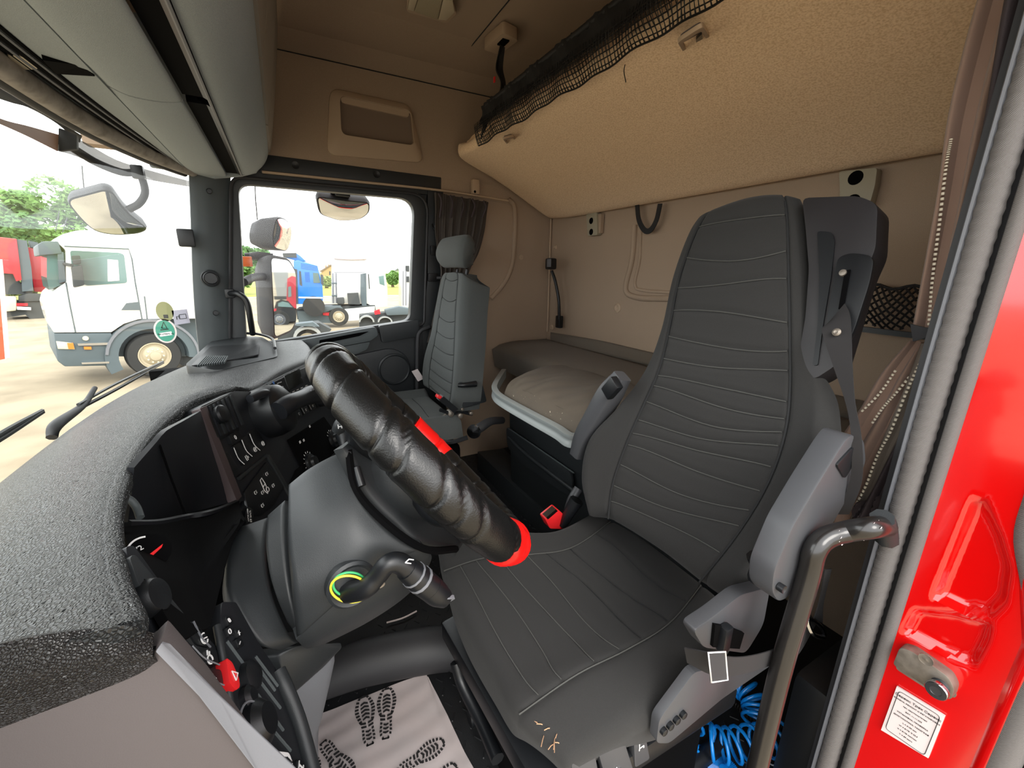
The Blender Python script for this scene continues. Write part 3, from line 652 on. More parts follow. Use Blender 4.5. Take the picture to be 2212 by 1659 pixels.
lathe('slot_rivet', B(1822, 590, .017), NB, [(.006, 0), (.005, .004), (.001, .005)], m_steel, ds, 12)
# ---- seat belt ----
sbt = thing('seat_belt', 'black webbing seat belt hanging down beside the driver seat', 'seat belt', B(1810, 700, .03))
bw = .024
def ribbon(name, a, b, mat, par, n=30):
    """flat strap between two edge curves"""
    A = spline(a, n); Bb = spline(b, n); return sheet(name, Surf([[p, (p + q) / 2, q] for p, q in zip(A, Bb)]), mat, par, 3, n, th=.0015)
ribbon('shoulder_webbing', [B(1785, 705, .03), B(1776, 718, .04), B(1800, 790, .05), B(1830, 880, .06), B(1840, 960, .06), B(1835, 1040, .03), B(1808, 1110, .0)],
       [B(1826, 656, .02), B(1838, 690, .03), B(1842, 790, .05), B(1848, 870, .06), B(1862, 950, .06), B(1862, 1040, .03), B(1835, 1110, .0)], m_belt, sbt)
lathe('belt_stud', B(1808, 718, .043), NB, [(.006, 0), (.006, .002), (.003, .004), (.001, .003)], m_steel, sbt, 14)
ribbon('lap_webbing', [P(1478, 1400, x=-.93), P(1530, 1410, x=-.955), P(1600, 1420, x=-.96), P(1680, 1400, x=-.95), P(1740, 1360, x=-.93), P(1745, 1320, x=-.90)],
       [P(1484, 1432, x=-.93), P(1545, 1460, x=-.955), P(1610, 1455, x=-.96), P(1670, 1436, x=-.95), P(1720, 1420, x=-.93), P(1765, 1345, x=-.90)], m_belt, sbt)
ribbon('hanging_webbing', [P(1780, 1230, x=-.93), P(1768, 1300, x=-.92), P(1755, 1340, x=-.92)], [P(1795, 1228, x=-.93), P(1778, 1300, x=-.92), P(1775, 1345, x=-.92)], m_belt, sbt, 10)
tube('tongue', [P(1745, 1335, x=-.925), P(1772, 1352, x=-.93), P(1780, 1375, x=-.935), P(1760, 1372, x=-.935), P(1748, 1355, x=-.93)], .004, m_chrome, sbt, 6, sm=30, closed=True)
fr_ = [P(1530, 1410, x=-.972), P(1567, 1408, x=-.972), P(1572, 1468, x=-.972), P(1537, 1474, x=-.972)]
lb = prism('care_label', fr_, (.002, 0, 0), M('black_label_cloth', '2a2a2c', .8), sbt)
tube('label_border', fr_, .0012, m_white, lb, 4, closed=True)
# red buckle by the seat
rb = thing('red_buckle', 'red seat belt buckle on a stalk between the driver seat and bed', 'buckle', P(1210, 1120, x=-.36))
q0 = [P(1178, 1122, x=-.36), P(1205, 1100, x=-.36), P(1222, 1115, x=-.36), P(1216, 1143, x=-.36), P(1188, 1142, x=-.36)]
prism('buckle_body', rounded(q0, .005, 3), (.03, 0, 0), m_redplastic, rb, bev=.004)
prism('release_slot', [P(1180, 1118, x=-.362), P(1201, 1100, x=-.362), P(1205, 1104, x=-.362), P(1184, 1122, x=-.362)], (.02, 0, 0), m_chrome, rb)
tube('stalk', [P(1216, 1135, x=-.36), P(1228, 1110, x=-.37), P(1246, 1080, x=-.38)], [.012, .016, .02], m_black, rb, 8, sm=10)
tube('stalk_cover', [P(1222, 1112, x=-.35), P(1235, 1080, x=-.35), P(1250, 1055, x=-.35)], [.008, .013, .013], m_silver, rb, 8, sm=10)
# ================= PASSENGER SEAT =================
ps = thing('passenger_chair', 'grey fabric passenger seat with separate headrest by the side window', 'seat', (.72, -.5, FZ))
NP = V((0, 1, .14)).normalized()
def SP(x, z, d=0): return V((x, -.622 - .14 * (z - .62), z)) + NP * d
prow = [(1.245, .585, .86, -.02), (1.21, .55, .89, 0), (1.07, .53, .915, .01), (.93, .50, .935, .015), (.80, .465, .96, .035), (.70, .46, .965, .035), (.63, .48, .95, .02)]
rows = []
for z, a, b, d in prow:
    rows.append([SP(a, z, d * .8), SP(a + .09, z, d * .25), SP((a + b) / 2, z, 0), SP(b - .09, z, d * .25), SP(b, z, d * .8)])
SPb = Surf(rows)
PQ = [.16, .27, .38, .47, .56, .65, .74, .83, .92]
def pqd(u, v):
    if .25 < u < .75: return -.004 * math.exp(-(min(abs(v - q - .025 * math.cos((u - .5) * 5)) for q in PQ) / .008) ** 2)
    return -.006 * math.exp(-(min(abs(u - .24), abs(u - .76)) / .014) ** 2)
fp = 1 if SPb.n(.5, .5).y > 0 else -1
pb = sheet('backrest', SPb, m_pseat, ps, 50, 90, th=.13, flip=fp, edge=.04, disp=pqd, inset=.06)
for q in PQ: tube('quilt_seam', [SPb(u, min(1, q + .025 * math.cos((u - .5) * 5))) + NP * -.0015 for u in [.26 + .48 * k / 12 for k in range(13)]], .0014, m_dseam, pb, 4)
for u0 in (.24, .76): tube('side_seam', [SPb(u0, v) - NP * .003 for v in [.05 + .93 * k / 20 for k in range(21)]], .002, m_dseam, pb, 4)
hrow = [(1.405, .60, .86, -.045), (1.395, .555, .90, -.005), (1.345, .54, .915, .015), (1.30, .545, .91, .012), (1.265, .57, .88, -.01), (1.248, .60, .85, -.04)]
SH = Surf([[SP(a, z, d), SP(a + .06, z, d + .02), SP(b - .06, z, d + .02), SP(b, z, d)] for z, a, b, d in hrow])
hr = sheet('headrest', SH, m_pseat, ps, 30, 24, th=.085, flip=(1 if SH.n(.5, .5).y > 0 else -1), edge=.035, inset=.22)
for x in (.66, .78): tube('headrest_post', [SP(x, 1.26, -.05), SP(x, 1.16, -.05)], .007, m_black, ps, 8)
rows = [[V((x, y, .60 + (.03 if x in (.47, .97) else 0) - (.02 if y > -.2 else 0))) for x in (.47, .56, .72, .88, .97)] for y in (-.64, -.5, -.35, -.22, -.15)]
SPc = Surf(rows); CQ = [.2, .34, .48, .62, .76]
fc = 1 if SPc.n(.5, .5).z > 0 else -1
pc = sheet('seat_cushion', SPc, m_pseat, ps, 40, 40, th=.11, flip=fc, edge=.035, disp=lambda u, v: (-.004 * math.exp(-(min(abs(v - q) for q in CQ) / .012) ** 2) if .25 < u < .75 else -.005 * math.exp(-(min(abs(u - .24), abs(u - .76)) / .016) ** 2)))
for q in CQ: tube('quilt_seam', [SPc(u, q + .01 * math.sin(u * 8)) - V((0, 0, .001)) for u in [.26 + .48 * k / 10 for k in range(11)]], .0014, m_dseam, pc, 4)
rcv = [P(990, 826, x=.455), P(1040, 820, x=.455), P(1052, 868, x=.455), P(1000, 882, x=.455), P(1000, 850, x=.455)]
prism('recliner_cover', rounded(rcv, .012, 3), (.04, 0, 0), m_dark, ps, bev=.008)
tube('recline_handle', [P(990, 832, x=.44), P(1002, 832, x=.43), P(1028, 829, x=.435)], [.010, .011, .014], m_black, ps, 8, sm=8)
box('seat_base', (.72, -.45, FZ + .17), (.36, .44, .34), m_void, ps, bev=.02)
tube('side_rod', [P(928, 918, x=.5), P(968, 892, x=.5)], .005, m_steel, ps, 6)
for px, py, r in ((974, 894, .013), (994, 898, .012), (1017, 893, .009), (998, 884, .008)): lathe('pivot_bolt', P(px, py, x=.47), (-1, 0, 0), [(r, -.03), (r, .006), (r * .5, .009), (.001, .009)], m_steel, ps, 14)
tube('linkage', [P(950, 885, x=.48), P(974, 894, x=.48), P(1000, 890, x=.48), P(1020, 895, x=.48)], .008, m_black, ps, 6)
pbk = thing('seat_belt_buckle', 'black seat belt buckle with red button beside the passenger seat', 'buckle', P(962, 865, x=.46))
a = P(950, 858, x=.45); b = P(982, 885, x=.45); d_ = (b - a).normalized()
tube('buckle_body', [a, b], 1, m_black, pbk, prof=[(.022, .013), (-.022, .013), (-.022, -.013), (.022, -.013)], up=(-1, 0, 0), smooth=False)
box('release_button', a - d_ * .003, (.03, .028, .014), m_redplastic, pbk, rot=Matrix.Rotation(.5, 3, 'X'), bev=.003)
# paper tag hanging by the door
tg = prism('paper_tag', [P(889, 802, x=.99), P(902, 797, x=.99), P(916, 818, x=.99), P(903, 824, x=.99)], (.001, 0, 0), m_label)
tag(tg, 'small white paper tag tucked beside the passenger seat', 'tag')
# ================= STEERING WHEEL =================
WC = V((-.515, -.178, .925))
wn_ = V((-.05, .794, -.606)).normalized()
# tilt the plane a little so that the far side of the rim shows above the near side
toC = (CAM - WC); toC = (toC - wn_ * toC.dot(wn_)).normalized(); tl = wn_.cross(toC).normalized()
wn_ = (wn_ + toC * -.07).normalized(); toC = (toC - wn_ * toC.dot(wn_)).normalized(); tl = wn_.cross(toC).normalized()
if (R.transposed() @ tl).x < 0: tl = -tl      # tl runs towards the lower right of the photo
WC = WC - wn_ * .014
sw = thing('steering_wheel', 'black leather-wrapped steering wheel with red inserts, seen edge-on', 'steering wheel', WC)
RW = .219
random.seed(11)
creases = []; a = -178
while a < 178:
    creases.append((a, random.uniform(.25, .7), random.uniform(.0034, .0055))); a += random.choice((7, 10, 17, 20, 22))
def rimpt(th, ph, dr=0):
    c = WC + (toC * math.cos(th) + tl * math.sin(th)) * RW; rad = (toC * math.cos(th) + tl * math.sin(th))
    d = math.degrees(th); r = .0335
    for ca, sk, dp in creases:
        e = (d - ca - sk * 14 * math.cos(ph - .6) + 180) % 360 - 180
        if abs(e) < 9: r -= dp * math.exp(-(e / .85) ** 2) - .0006 * math.exp(-((abs(e) - 3) / 2) ** 2)
    r += dr
    return c + rad * (math.cos(ph) * r) + wn_ * (math.sin(ph) * r)
def rim(name, a0, a1, mat, n, dr=0, m=28, ridges=0):
    vs = []; fs = []
    for i in range(n + 1):
        t = math.radians(a0 + (a1 - a0) * i / n)
        for k in range(m): vs.append(rimpt(t, k * 2 * math.pi / m, dr + (ridges * .002 * math.sin(i / n * math.pi * 6 - 1) if ridges else 0)))
    for i in range(n):
        for k in range(m): fs.append((i*m + k, i*m + (k+1) % m, (i+1)*m + (k+1) % m, (i+1)*m + k))
    fs += [tuple(range(m))[::-1], tuple(range(n*m, (n+1)*m))]
    return mk(name, vs, fs, mat, sw, smooth=True, sharp=60)
rim('leather_wrap', -140, 54, m_leather, 640)
rim('red_grip', 54, 88, m_red, 40, .0012, ridges=1)
rim('leather_wrap', 88, 168, m_leather, 110)
rim('red_insert', 168, 196, m_red, 60, .0006)
rim('leather_wrap', 196, 220, m_leather, 30)
tube('lacing', [rimpt(math.radians(k), 3.0 + .12 * (k % 2), .001) for k in range(-60, 75, 1)], .0009, m_dseam, sw, 4)
hub = WC + wn_ * .045
lathe('hub', hub, wn_, [(.02, -.035), (.085, -.03), (.10, -.01), (.10, .02), (.08, .05), (.05, .06)], m_dark, sw, 32)
for an_ in (35, -35, 145, 215):
    t = math.radians(an_ + 0); e = WC + (toC * math.cos(t) + tl * math.sin(t)) * (RW - .02); m_ = WC + (toC * math.cos(t) + tl * math.sin(t)) * .09 + wn_ * .04
    tube('spoke', [m_, (m_ + e) / 2 + wn_ * .02, e + wn_ * .004], [.024, .018, .016], m_black, sw, 10, sm=12)
# ================= STEERING COLUMN =================
sc = thing('steering_shroud', 'dark moulded steering column shroud with a control stalk', 'steering column', (-.58, 0, .75))
g = [[(620, 1045, -.53), (617, 1160, -.60), (628, 1270, -.65), (641, 1388, -.66)],
     [(662, 1012, -.53), (680, 1120, -.61), (705, 1230, -.655), (735, 1302, -.665)],
     [(710, 985, -.53), (738, 1085, -.61), (778, 1172, -.655), (822, 1228, -.665)],
     [(752, 968, -.53), (772, 1062, -.605), (838, 1138, -.645), (915, 1190, -.66)]]
SS = Surf([[P(a, b, x=c) for a, b, c in r] for r in g])
sheet('lower_shell', SS, m_dark, sc, 26, 26, th=.05, out=(-1, 0, .3), edge=.004)
# right side of the shell so that it is a closed body
g = [[(641, 1386, -.66), (662, 1405, -.645), (685, 1400, -.60)], [(735, 1300, -.665), (770, 1335, -.65), (800, 1345, -.60)], [(822, 1226, -.665), (865, 1270, -.65), (880, 1290, -.60)], [(915, 1188, -.66), (935, 1205, -.645), (925, 1235, -.60)]]
sheet('shell_underside', Surf([[P(a, b, x=c) for a, b, c in r] for r in g]), m_dark, sc, 12, 20, th=.02, out=(-1, 0, -1), edge=.003)
g = [[(748, 966, -.60), (795, 1065, -.605), (860, 1128, -.62), (915, 1172, -.63), (995, 1180, -.60)],
     [(775, 940, -.56), (845, 1005, -.55), (905, 1070, -.555), (960, 1120, -.56), (1010, 1165, -.56)],
     [(800, 915, -.52), (875, 965, -.50), (945, 1030, -.50), (1000, 1090, -.50), (1040, 1140, -.50)]]
sheet('upper_shell', Surf([[P(a, b, x=c) for a, b, c in r] for r in g]), m_dark, sc, 30, 20, th=.02, out=(-1, 0, .6), edge=.006)
tube('shell_gap', [P(752, 972, x=-.59), P(770, 1058, x=-.615), P(838, 1134, x=-.655), P(918, 1186, x=-.668), P(985, 1186, x=-.62)], .006, m_void, sc, 6, sm=24)
tube('screw_boss', [P(770, 1010, x=-.60), P(782, 1050, x=-.618)], .006, m_black, sc, 8)
# boot behind the shell and knee trim
g = [[(575, 1112, -.50), (612, 1080, -.51)], [(572, 1180, -.55), (615, 1180, -.57)], [(588, 1270, -.60), (628, 1290, -.62)], [(622, 1350, -.62), (645, 1385, -.64)]]
sheet('column_boot', Surf([[P(a, b, x=c) for a, b, c in r] for r in g]), m_dark, sc, 10, 24, th=.02, out=(-1, -.3, 0), edge=.003)
g = [[(515, 1135, -.45), (578, 1115, -.47)], [(488, 1200, -.52), (575, 1195, -.53)], [(498, 1290, -.60), (592, 1285, -.59)], [(560, 1390, -.64), (625, 1365, -.62)], [(610, 1410, -.62), (645, 1392, -.62)]]
sheet('knee_shell', Surf([[P(a, b, x=c) for a, b, c in r] for r in g]), m_dark, sc, 14, 24, th=.02, out=(-1, -.3, 0), edge=.004)
kn = [P(598, 1415, x=-.62), P(645, 1395, x=-.62), P(700, 1390, x=-.60), P(738, 1388, x=-.56), P(740, 1400, x=-.56), P(700, 1440, x=-.58), P(640, 1495, x=-.62), P(618, 1470, x=-.63)]
prism('knee_trim', kn, (.03, .05, -.01), m_dark, sc, bev=.004)
g = [[(632, 1505, -.62), (710, 1435, -.57), (728, 1410, -.55)], [(655, 1580, -.60), (690, 1560, -.56), (712, 1480, -.53)], [(672, 1659, -.58), (680, 1620, -.55), (690, 1560, -.52)], [(690, 1800, -.56), (690, 1750, -.53), (690, 1700, -.50)]]
sheet('column_support', Surf([[P(a, b, x=c) for a, b, c in r] for r in g]), m_grey, sc, 12, 18, th=.02, out=(-1, -.3, 0), edge=.003)
# stalk
XS = -.695
bs_ = P(760, 1262, x=-.668)
lathe('stalk_socket', bs_, (-1, -.15, .1), [(.034, -.01), (.034, .002), (.030, .005), (.026, .003), (.02, .004), (.001, .004)], m_dark, sc, 28)
tube('stalk_root', [P(752, 1278, x=-.672), P(790, 1270, x=XS), P(815, 1245, x=XS - .005), P(838, 1218, x=XS - .01), P(862, 1216, x=XS - .01), P(885, 1232, x=XS - .01)], [.015, .014, .013, .013, .014, .015], m_black, sc, 12, sm=30)
st_ = [P(878, 1228, x=XS - .01), P(905, 1250, x=XS - .01), P(930, 1270, x=XS - .01)]
tube('stalk_body', st_, [.016, .0190, .0185], m_black, sc, 14, sm=12)
tube('rotary_ring', [P(906, 1250, x=XS - .01), P(910, 1253.5, x=XS - .01)], .0198, m_grey, sc, 14)
tube('rotary_ring', [P(893, 1240, x=XS - .01), P(896, 1242.5, x=XS - .01)], .0188, m_grey, sc, 14)
tube('stalk_tip', [P(928, 1268, x=XS - .01), P(945, 1283, x=XS - .01), P(962, 1294, x=XS - .01)], [.0188, .0175, .013], m_black, sc, 14, sm=8)
fr_ = frame(P(961, 1292, x=XS - .012), (.3, -.8, -.5), (-.4, -.3, .6))
q = [fr_[0] + fr_[1] * a + fr_[2] * b for a, b in ((-.010, -.012), (.009, -.012), (.011, .010), (-.008, .012))]
prism('end_button', rounded(q, .003, 3), fr_[3] * .006 if fr_[3].dot(CAM - fr_[0]) > 0 else -fr_[3] * .006, m_grey, sc, bev=.001)
fs_ = frame(P(884, 1213, x=XS - .029), (.2, -.7, -.5), (0, .3, .9)); stroke('stalk_symbol', fs_, [[(-.006, -.002), (-.002, .003), (.006, .003)], [(-.006, -.002), (.004, -.002)]], .0012, m_white, sc)
lathe('stalk_screw', P(823, 1262, x=XS - .012), (-1, -.2, -.3), [(.005, 0), (.005, .002), (.002, .001), (.001, .001)], m_steel, sc, 12)
eb = thing('elastic_bands', 'yellow and green elastic band looped around the base of the stalk', 'band', P(755, 1272, x=-.68))
bc = P(756, 1273, x=-.685); ub = V((0, -.92, -.2)).normalized(); vb = V((-.15, .1, .98)).normalized()
tube('yellow_band', [bc + ub * (.0235 * math.cos(t)) + vb * (.026 * math.sin(t)) + V((-.003 * math.cos(t), 0, 0)) for t in [k * math.pi / 20 for k in range(40)]], .0016, m_yellow, eb, 6, closed=True)
tube('green_band', [bc + V((.004, -.001, .004)) + ub * (.021 * math.cos(t)) + vb * (.023 * math.sin(t)) for t in [k * math.pi / 20 for k in range(40)]], .0016, m_green, eb, 6, closed=True)
# ================= DASHBOARD =================
da = thing('dashboard', 'black grained dashboard wrapping around the driver with switches and gauges', 'dashboard', (-.2, .3, .6))
cols = []   # (windscreen x, E px, E py, z)
ce_ = [(-.85, None, None, .990), (-.80, 305, 1330, .985), (-.72, 270, 1250, .980), (-.62, 256, 1155, .976), (-.50, 262, 1078, .970), (-.36, 290, 1000, .962), (-.20, 340, 928, .954), (0.02, 415, 866, .947), (.15, 500, 838, .935),
       (.24, 545, 836, .92), (.42, 602, 803, .918), (.62, 668, 773, .915), (.82, None, None, .91), (1.05, None, None, .905)]
prof_t = [0, .3, .6, .85, .96, 1]
grid = [[] for _ in range(8)]
for wx, ex_, ey_, z in ce_:
    if ex_: E_ = P(ex_, ey_, z=z)
    elif wx < 0: E_ = V((-.85, .122, .990))
    else: E_ = V((wx, -.075 if wx < .9 else -.06, z))
    W_ = V((wx, wsy(min(wx, 1.0), .85) - .012, .845))
    for k, t in enumerate(prof_t):
        p = W_.lerp(E_, t); zz = .845 + (z + .008 - .845) * (1 - (1 - t) ** 2.2) if t < 1 else z - .002
        if t == .96: zz = z + .007
        grid[k].append(V((p.x, p.y, zz)))
    dirn = (E_ - W_); dirn.z = 0; dirn.normalize()
    grid[6].append(E_ - dirn * .000 + V((0, 0, -.022))); grid[7].append(E_ - dirn * .014 + V((0, 0, -.036)))
SD = Surf(grid)
sheet('top_pad', SD, m_dash, da, 90, 40, th=.012, out=(0, 0, 1))
ed = [p + V((0, 0, -.006)) for p in grid[5][:9]]
tube('rolled_edge', [p + (q - p).normalized() * .010 for p, q in zip(ed, grid[3][:9])], .0125, m_dash, da, 12, sm=80)
ew = [(.40, .965, .935), (.30, .992, .943), (.20, 1.003, .950), (.135, .990, .955), (.116, .975, .962)]
sheet('end_wrap', Surf([[V((-.846, y, z + .004)) for y, z, b in ew], [V((-.857, y, z * .7 + b * .3)) for y, z, b in ew], [V((-.858, y, z * .3 + b * .7)) for y, z, b in ew], [V((-.852, y, b - .004)) for y, z, b in ew]]), m_dash2, da, 20, 12, th=.01, out=(-1, 0, .2))
# console plane
K0 = V((.084, .11, .90)); KN = V((-.34, -.89, .30)).normalized()
def K(px, py, d=0): return P(px, py, pl=(K0 + KN * d, KN))
def kplate(name, q, mat, d=0, th=.006, r=.006, bev=.0015, par=None): return prism(name, rounded([K(a, b, d) for a, b in q], r, 3), KN * -th, mat, par or da, bev=bev)
kplate('console_face', [(430, 880), (505, 845), (545, 846), (670, 780), (720, 830), (752, 985), (690, 1040), (640, 1140), (520, 1150), (485, 1150), (540, 1075), (518, 1085)], m_panel, 0, .05, .01, .003)
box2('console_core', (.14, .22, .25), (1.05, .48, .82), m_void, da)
kplate('bezel_bar', [(432, 882), (446, 876), (523, 1072), (512, 1083)], m_brownbar, .008, .02, .002, .002)
# air vent
kplate('vent_frame', [(438, 880), (497, 850), (518, 930), (470, 955)], m_black, .004, .008, .006)
for k in range(7):
    a = (444 + k * 9, 882 - k * 4.6); kplate('vent_blade', [(a[0], a[1]), (a[0] + 3, a[1] - 1.5), (a[0] + 30, a[1] + 62), (a[0] + 26, a[1] + 64)], m_panel if k % 2 else m_dark, .008, .004, .001, 0)
lathe('vent_thumbwheel', K(471, 897, .004), KN, [(.022, 0), (.022, .012), (.018, .016), (.001, .018)], m_black, da, 22)
# 0 button and rocker switches
def sym(c, lines, s, par, w=.0012, mat=None, d=.0):
    o_, u_, v_, n_ = plframe((c, KN)); stroke('symbol', (c + KN * d, u_, v_, n_), [[(a * s, b * s) for a, b in l] for l in lines], w, mat or m_white, par)
b0 = kplate('push_button', [(495, 940), (515, 930), (524, 948), (503, 960)], m_black, .010, .01, .004)
text('lettering', '0', .016, (K(509, 945, .0115),) + plframe((K0, KN))[1:], m_white, b0)
for i, (cx_, cy_) in enumerate(((505, 985), (522, 968), (539, 955))):
    q = [(cx_ - 1, cy_ - 22), (cx_ + 14, cy_ - 30), (cx_ + 38, cy_ + 5), (cx_ + 22, cy_ + 20)]
    b_ = kplate('rocker_switch', q, m_black, .007, .008, .003)
    tube('switch_edge', [K(cx_ + 0, cy_ - 18, .012), K(cx_ + 10, cy_ + 5, .012), K(cx_ + 23, cy_ + 18, .012)], .0009, m_white, b_, 4, sm=8)
    ic = [[(-1, -1), (-1, 1), (0, 1), (0, -1), (-1, -1)], [(0, .3), (.8, .3), (.8, -.6)]] if i == 0 else ([arc(0, 0, 1, 0, 330), [(-.5, -.5), (.5, .5)], [(-.5, .5), (.6, -.3)]] if i == 1 else [arc(0, 0, 1, 0, 340), arc(0, 0, .5, 0, 340)])
    sym(K(cx_ + 29, cy_ + 3, .0085), ic, .006, b_)
kplate('blank_switch', [(480, 985), (494, 977), (522, 1020), (508, 1032)], m_black, .007, .008, .003)
# radio
rd = [(585, 828), (673, 787), (696, 830), (612, 865)]
ra = kplate('radio', rd, m_black, .012, .03, .004)
kplate('radio_screen', [(614, 812), (647, 796), (655, 826), (624, 842)], m_screen, .014, .003, .002, par=ra)
for px, py, r in ((597, 842, .006), (608, 841, .009), (664, 811, .005), (672, 810, .008)): lathe('radio_knob', K(px, py, .012), KN, [(r, 0), (r, .006), (r * .6, .008), (.001, .008)], m_panel, ra, 16); sym(K(px, py, .0215), [arc(0, 0, .8, -70, 70)], r, ra, .0009)
for k, (px, py) in enumerate(((628, 806), (634, 803), (640, 800), (625, 850), (634, 846), (643, 842), (652, 838), (662, 833), (601, 828), (606, 826))): kplate('radio_marking', [(px - 2.2, py), (px + 2.2, py - 2), (px + 2.6, py - .6), (px - 1.8, py + 1.3)], m_white, .0125, .001, .0002, 0, par=ra)
lathe('bluetooth_dot', K(591, 827, .012), KN, [(.005, 0), (.005, .001), (.001, .001)], M('blue_print', '3f6fb5', .5), ra, 12)
tube('card_slot_frame', [K(570, 826, .012), K(577, 824, .013), K(587, 848, .013)], .002, m_pillar, da, 5)
# switch row under the handset
for i in range(6):
    px = 610 + i * 15; py = 912 - i * 8.6
    b_ = kplate('row_switch', [(px - 6, py - 8), (px + 6, py - 15), (px + 14, py + 3), (px + 2, py + 10)], m_black, .006, .006, .002)
    tube('switch_edge', [K(px - 4, py - 6, .008), K(px + 3, py + 7, .008)], .0007, m_white, b_, 4)
    if i < 5: sym(K(px + 6, py - 1, .0072), [arc(0, 0, .9, 0, 270), [(-.8, -.8), (.8, -.8)]], .004, b_, .0009)
# climate panel with two dials
cp = kplate('climate_panel', [(622, 950), (700, 900), (742, 958), (690, 1010), (652, 1010)], m_void, .004, .006, .004)
for px, py, a0_, a1_ in ((670, 1000, 20, 200), (718, 950, -60, 130)):
    dl = lathe('dial', K(px, py, .004), KN, [(.03, 0), (.029, .008), (.02, .012), (.018, .02), (.001, .021)], m_black, da, 24)
    u_, v_ = plframe((K0, KN))[1:3]
    for k in range(9):
        t = math.radians(a0_ + (a1_ - a0_) * k / 8); c = K(px, py, .006) + (u_ * math.cos(t) + v_ * math.sin(t)) * .036
        o_, uu, vv, nn_ = plframe((c, KN)); stroke('dial_mark', (c, uu, vv, nn_), [[(-.003 * math.cos(t), -.003 * math.sin(t)), (.003 * math.cos(t), .003 * math.sin(t))]], .0014, m_white, dl)
for px, py in ((648, 955), (656, 951), (669, 921)): sym(K(px, py, .006), [[(-1, -1), (-1, 1)], [(0, -1), (0, 1)], [(1, -1), (1, 1)]], .004, cp, .0012)
kplate('pocket', [(640, 1015), (656, 1002), (668, 1035), (640, 1075), (620, 1060)], m_void, .004, .006, .006)
kplate('panel_rib', [(578, 984), (583, 981), (640, 1080), (634, 1084)], m_dark, .006, .01, .001)
kplate('panel_rib', [(516, 1030), (577, 980), (581, 984), (520, 1036)], m_dark, .006, .01, .001)
# truck outline lamp panel
tp = kplate('lamp_control_panel', [(528, 1062), (577, 996), (614, 1052), (592, 1092), (562, 1115), (538, 1110)], m_black, .006, .006, .006)
uu, vv = plframe((K0, KN))[1:3]
c = K(572, 1050, .0075)
stroke('truck_symbol', (c, uu, vv, KN), [[(-.006, .020), (.004, .022), (.006, .004), (.004, -.004)], [(-.006, .020), (-.010, -.008), (-.004, -.020)], [(-.006, .002), (.004, .004)], [(-.004, -.020), (.0, -.016)]] + [arc(.004, -.012, .006, 0, 360, 16)], .0018, m_white, tp)
for px, py in ((576, 1024), (590, 1049), (552, 1064), (567, 1064), (567, 1092)):
    cc_ = K(px, py, .0075); stroke('lamp_symbol', (cc_, uu, vv, KN), [arc(-.001, 0, .004, 90, 270), [(.002, .003), (.006, .003)], [(.002, 0), (.006, 0)], [(.002, -.003), (.006, -.003)]], .0010, m_white, tp)
    lathe('lamp_led', K(px - 7, py + 1, .0065), KN, [(.002, 0), (.002, .001), (.001, .001)], m_panel, tp, 8)
lsx = kplate('speed_label', [(537, 1094), (546, 1100), (549, 1118), (538, 1134), (529, 1122), (531, 1108)], m_panel, .010, .002, .002, .0004)
for dz, s_, sz in ((.005, 'LIMITED SPEED', .0045), (-.004, '89 km/h', .0085)):
    text('lettering', s_, sz, (K(539, 1114, .0108) + (uu * .8 + vv * .6).normalized() * 0 + (vv * .8 - uu * .6) * dz, (uu * .6 + vv * .8).normalized(), (vv * .6 - uu * .8).normalized(), KN), m_white, lsx)
# inner binnacle: shaded cavity walls
def densify(rows):
    rr = []
    for r in rows: rr.append([q for a, b in zip(r, r[1:]) for q in (a, a.lerp(b, .33), a.lerp(b, .67))] + [r[-1]])
    return [q for a, b in zip(rr, rr[1:]) for q in (a, [u.lerp(v, .33) for u, v in zip(a, b)], [u.lerp(v, .67) for u, v in zip(a, b)])] + [rr[-1]]
def wall(name, rows, mat, nu=12, nv=12, th=.008, out=(-1, -1, 1)):
    rows = densify(rows); return sheet(name, Surf(rows), mat, da, nu, nv, th=th, out=out)
YI = .235
wall('binnacle_side', [[K(440, 884, -.004), K(470, 965, -.004), K(517, 1082, -.004)], [P(360, 930, y=.20), P(395, 1030, y=.21), P(420, 1110, y=.215)], [P(290, 1010, y=.215), P(285, 1065, y=.225), P(276, 1128, y=YI)]], m_panel)
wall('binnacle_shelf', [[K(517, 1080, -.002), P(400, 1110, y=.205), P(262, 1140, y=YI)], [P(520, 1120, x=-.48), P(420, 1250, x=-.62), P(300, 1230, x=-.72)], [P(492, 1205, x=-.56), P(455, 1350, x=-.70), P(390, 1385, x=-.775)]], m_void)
tube('shelf_edge', [K(514, 1084, .0), P(460, 1106, y=.165), P(400, 1118, y=.20), P(340, 1130, y=.215), P(276, 1132, y=YI)], .006, m_panel, da, 6, sm=20)
tube('face_joint', [P(345, 962, y=.205), P(372, 1040, y=.21), P(400, 1112, y=.2)], .0018, m_void, da, 5)
# instrument gauges
gc = P(322, 1190, x=-.62); gn = V((-.5, -.45, .75)).normalized(); go_, gu, gv_, gn_ = plframe((gc, gn))
lathe('gauge_face', gc, gn, [(.022, -.004), (.022, 0), (.001, 0)], m_void, da, 30)
stroke('gauge_arc', (gc, gu, gv_, gn), [arc(-.002, .004, .016, 60, 200, 14)], .002, m_white, da)
text('lettering', '1/2', .009, (gc + gu * -.008 + gv_ * .008 + gn * .0005, gu, gv_, gn), m_white, da)
prism('gauge_needle', [gc + gu * -.010 + gv_ * -.006, gc + gu * .014 + gv_ * -.001, gc + gu * .011 + gv_ * -.004, gc + gu * -.008 + gv_ * -.010], gn * .002, m_redplastic, da)
stroke('fuel_symbol', (P(324, 1212, x=-.625), gu, gv_, gn), [[(-.003, -.004), (-.003, .003), (.001, .003), (.001, -.004), (-.003, -.004)], [(.001, .001), (.004, .001), (.004, -.003)]], .0012, m_white, da)
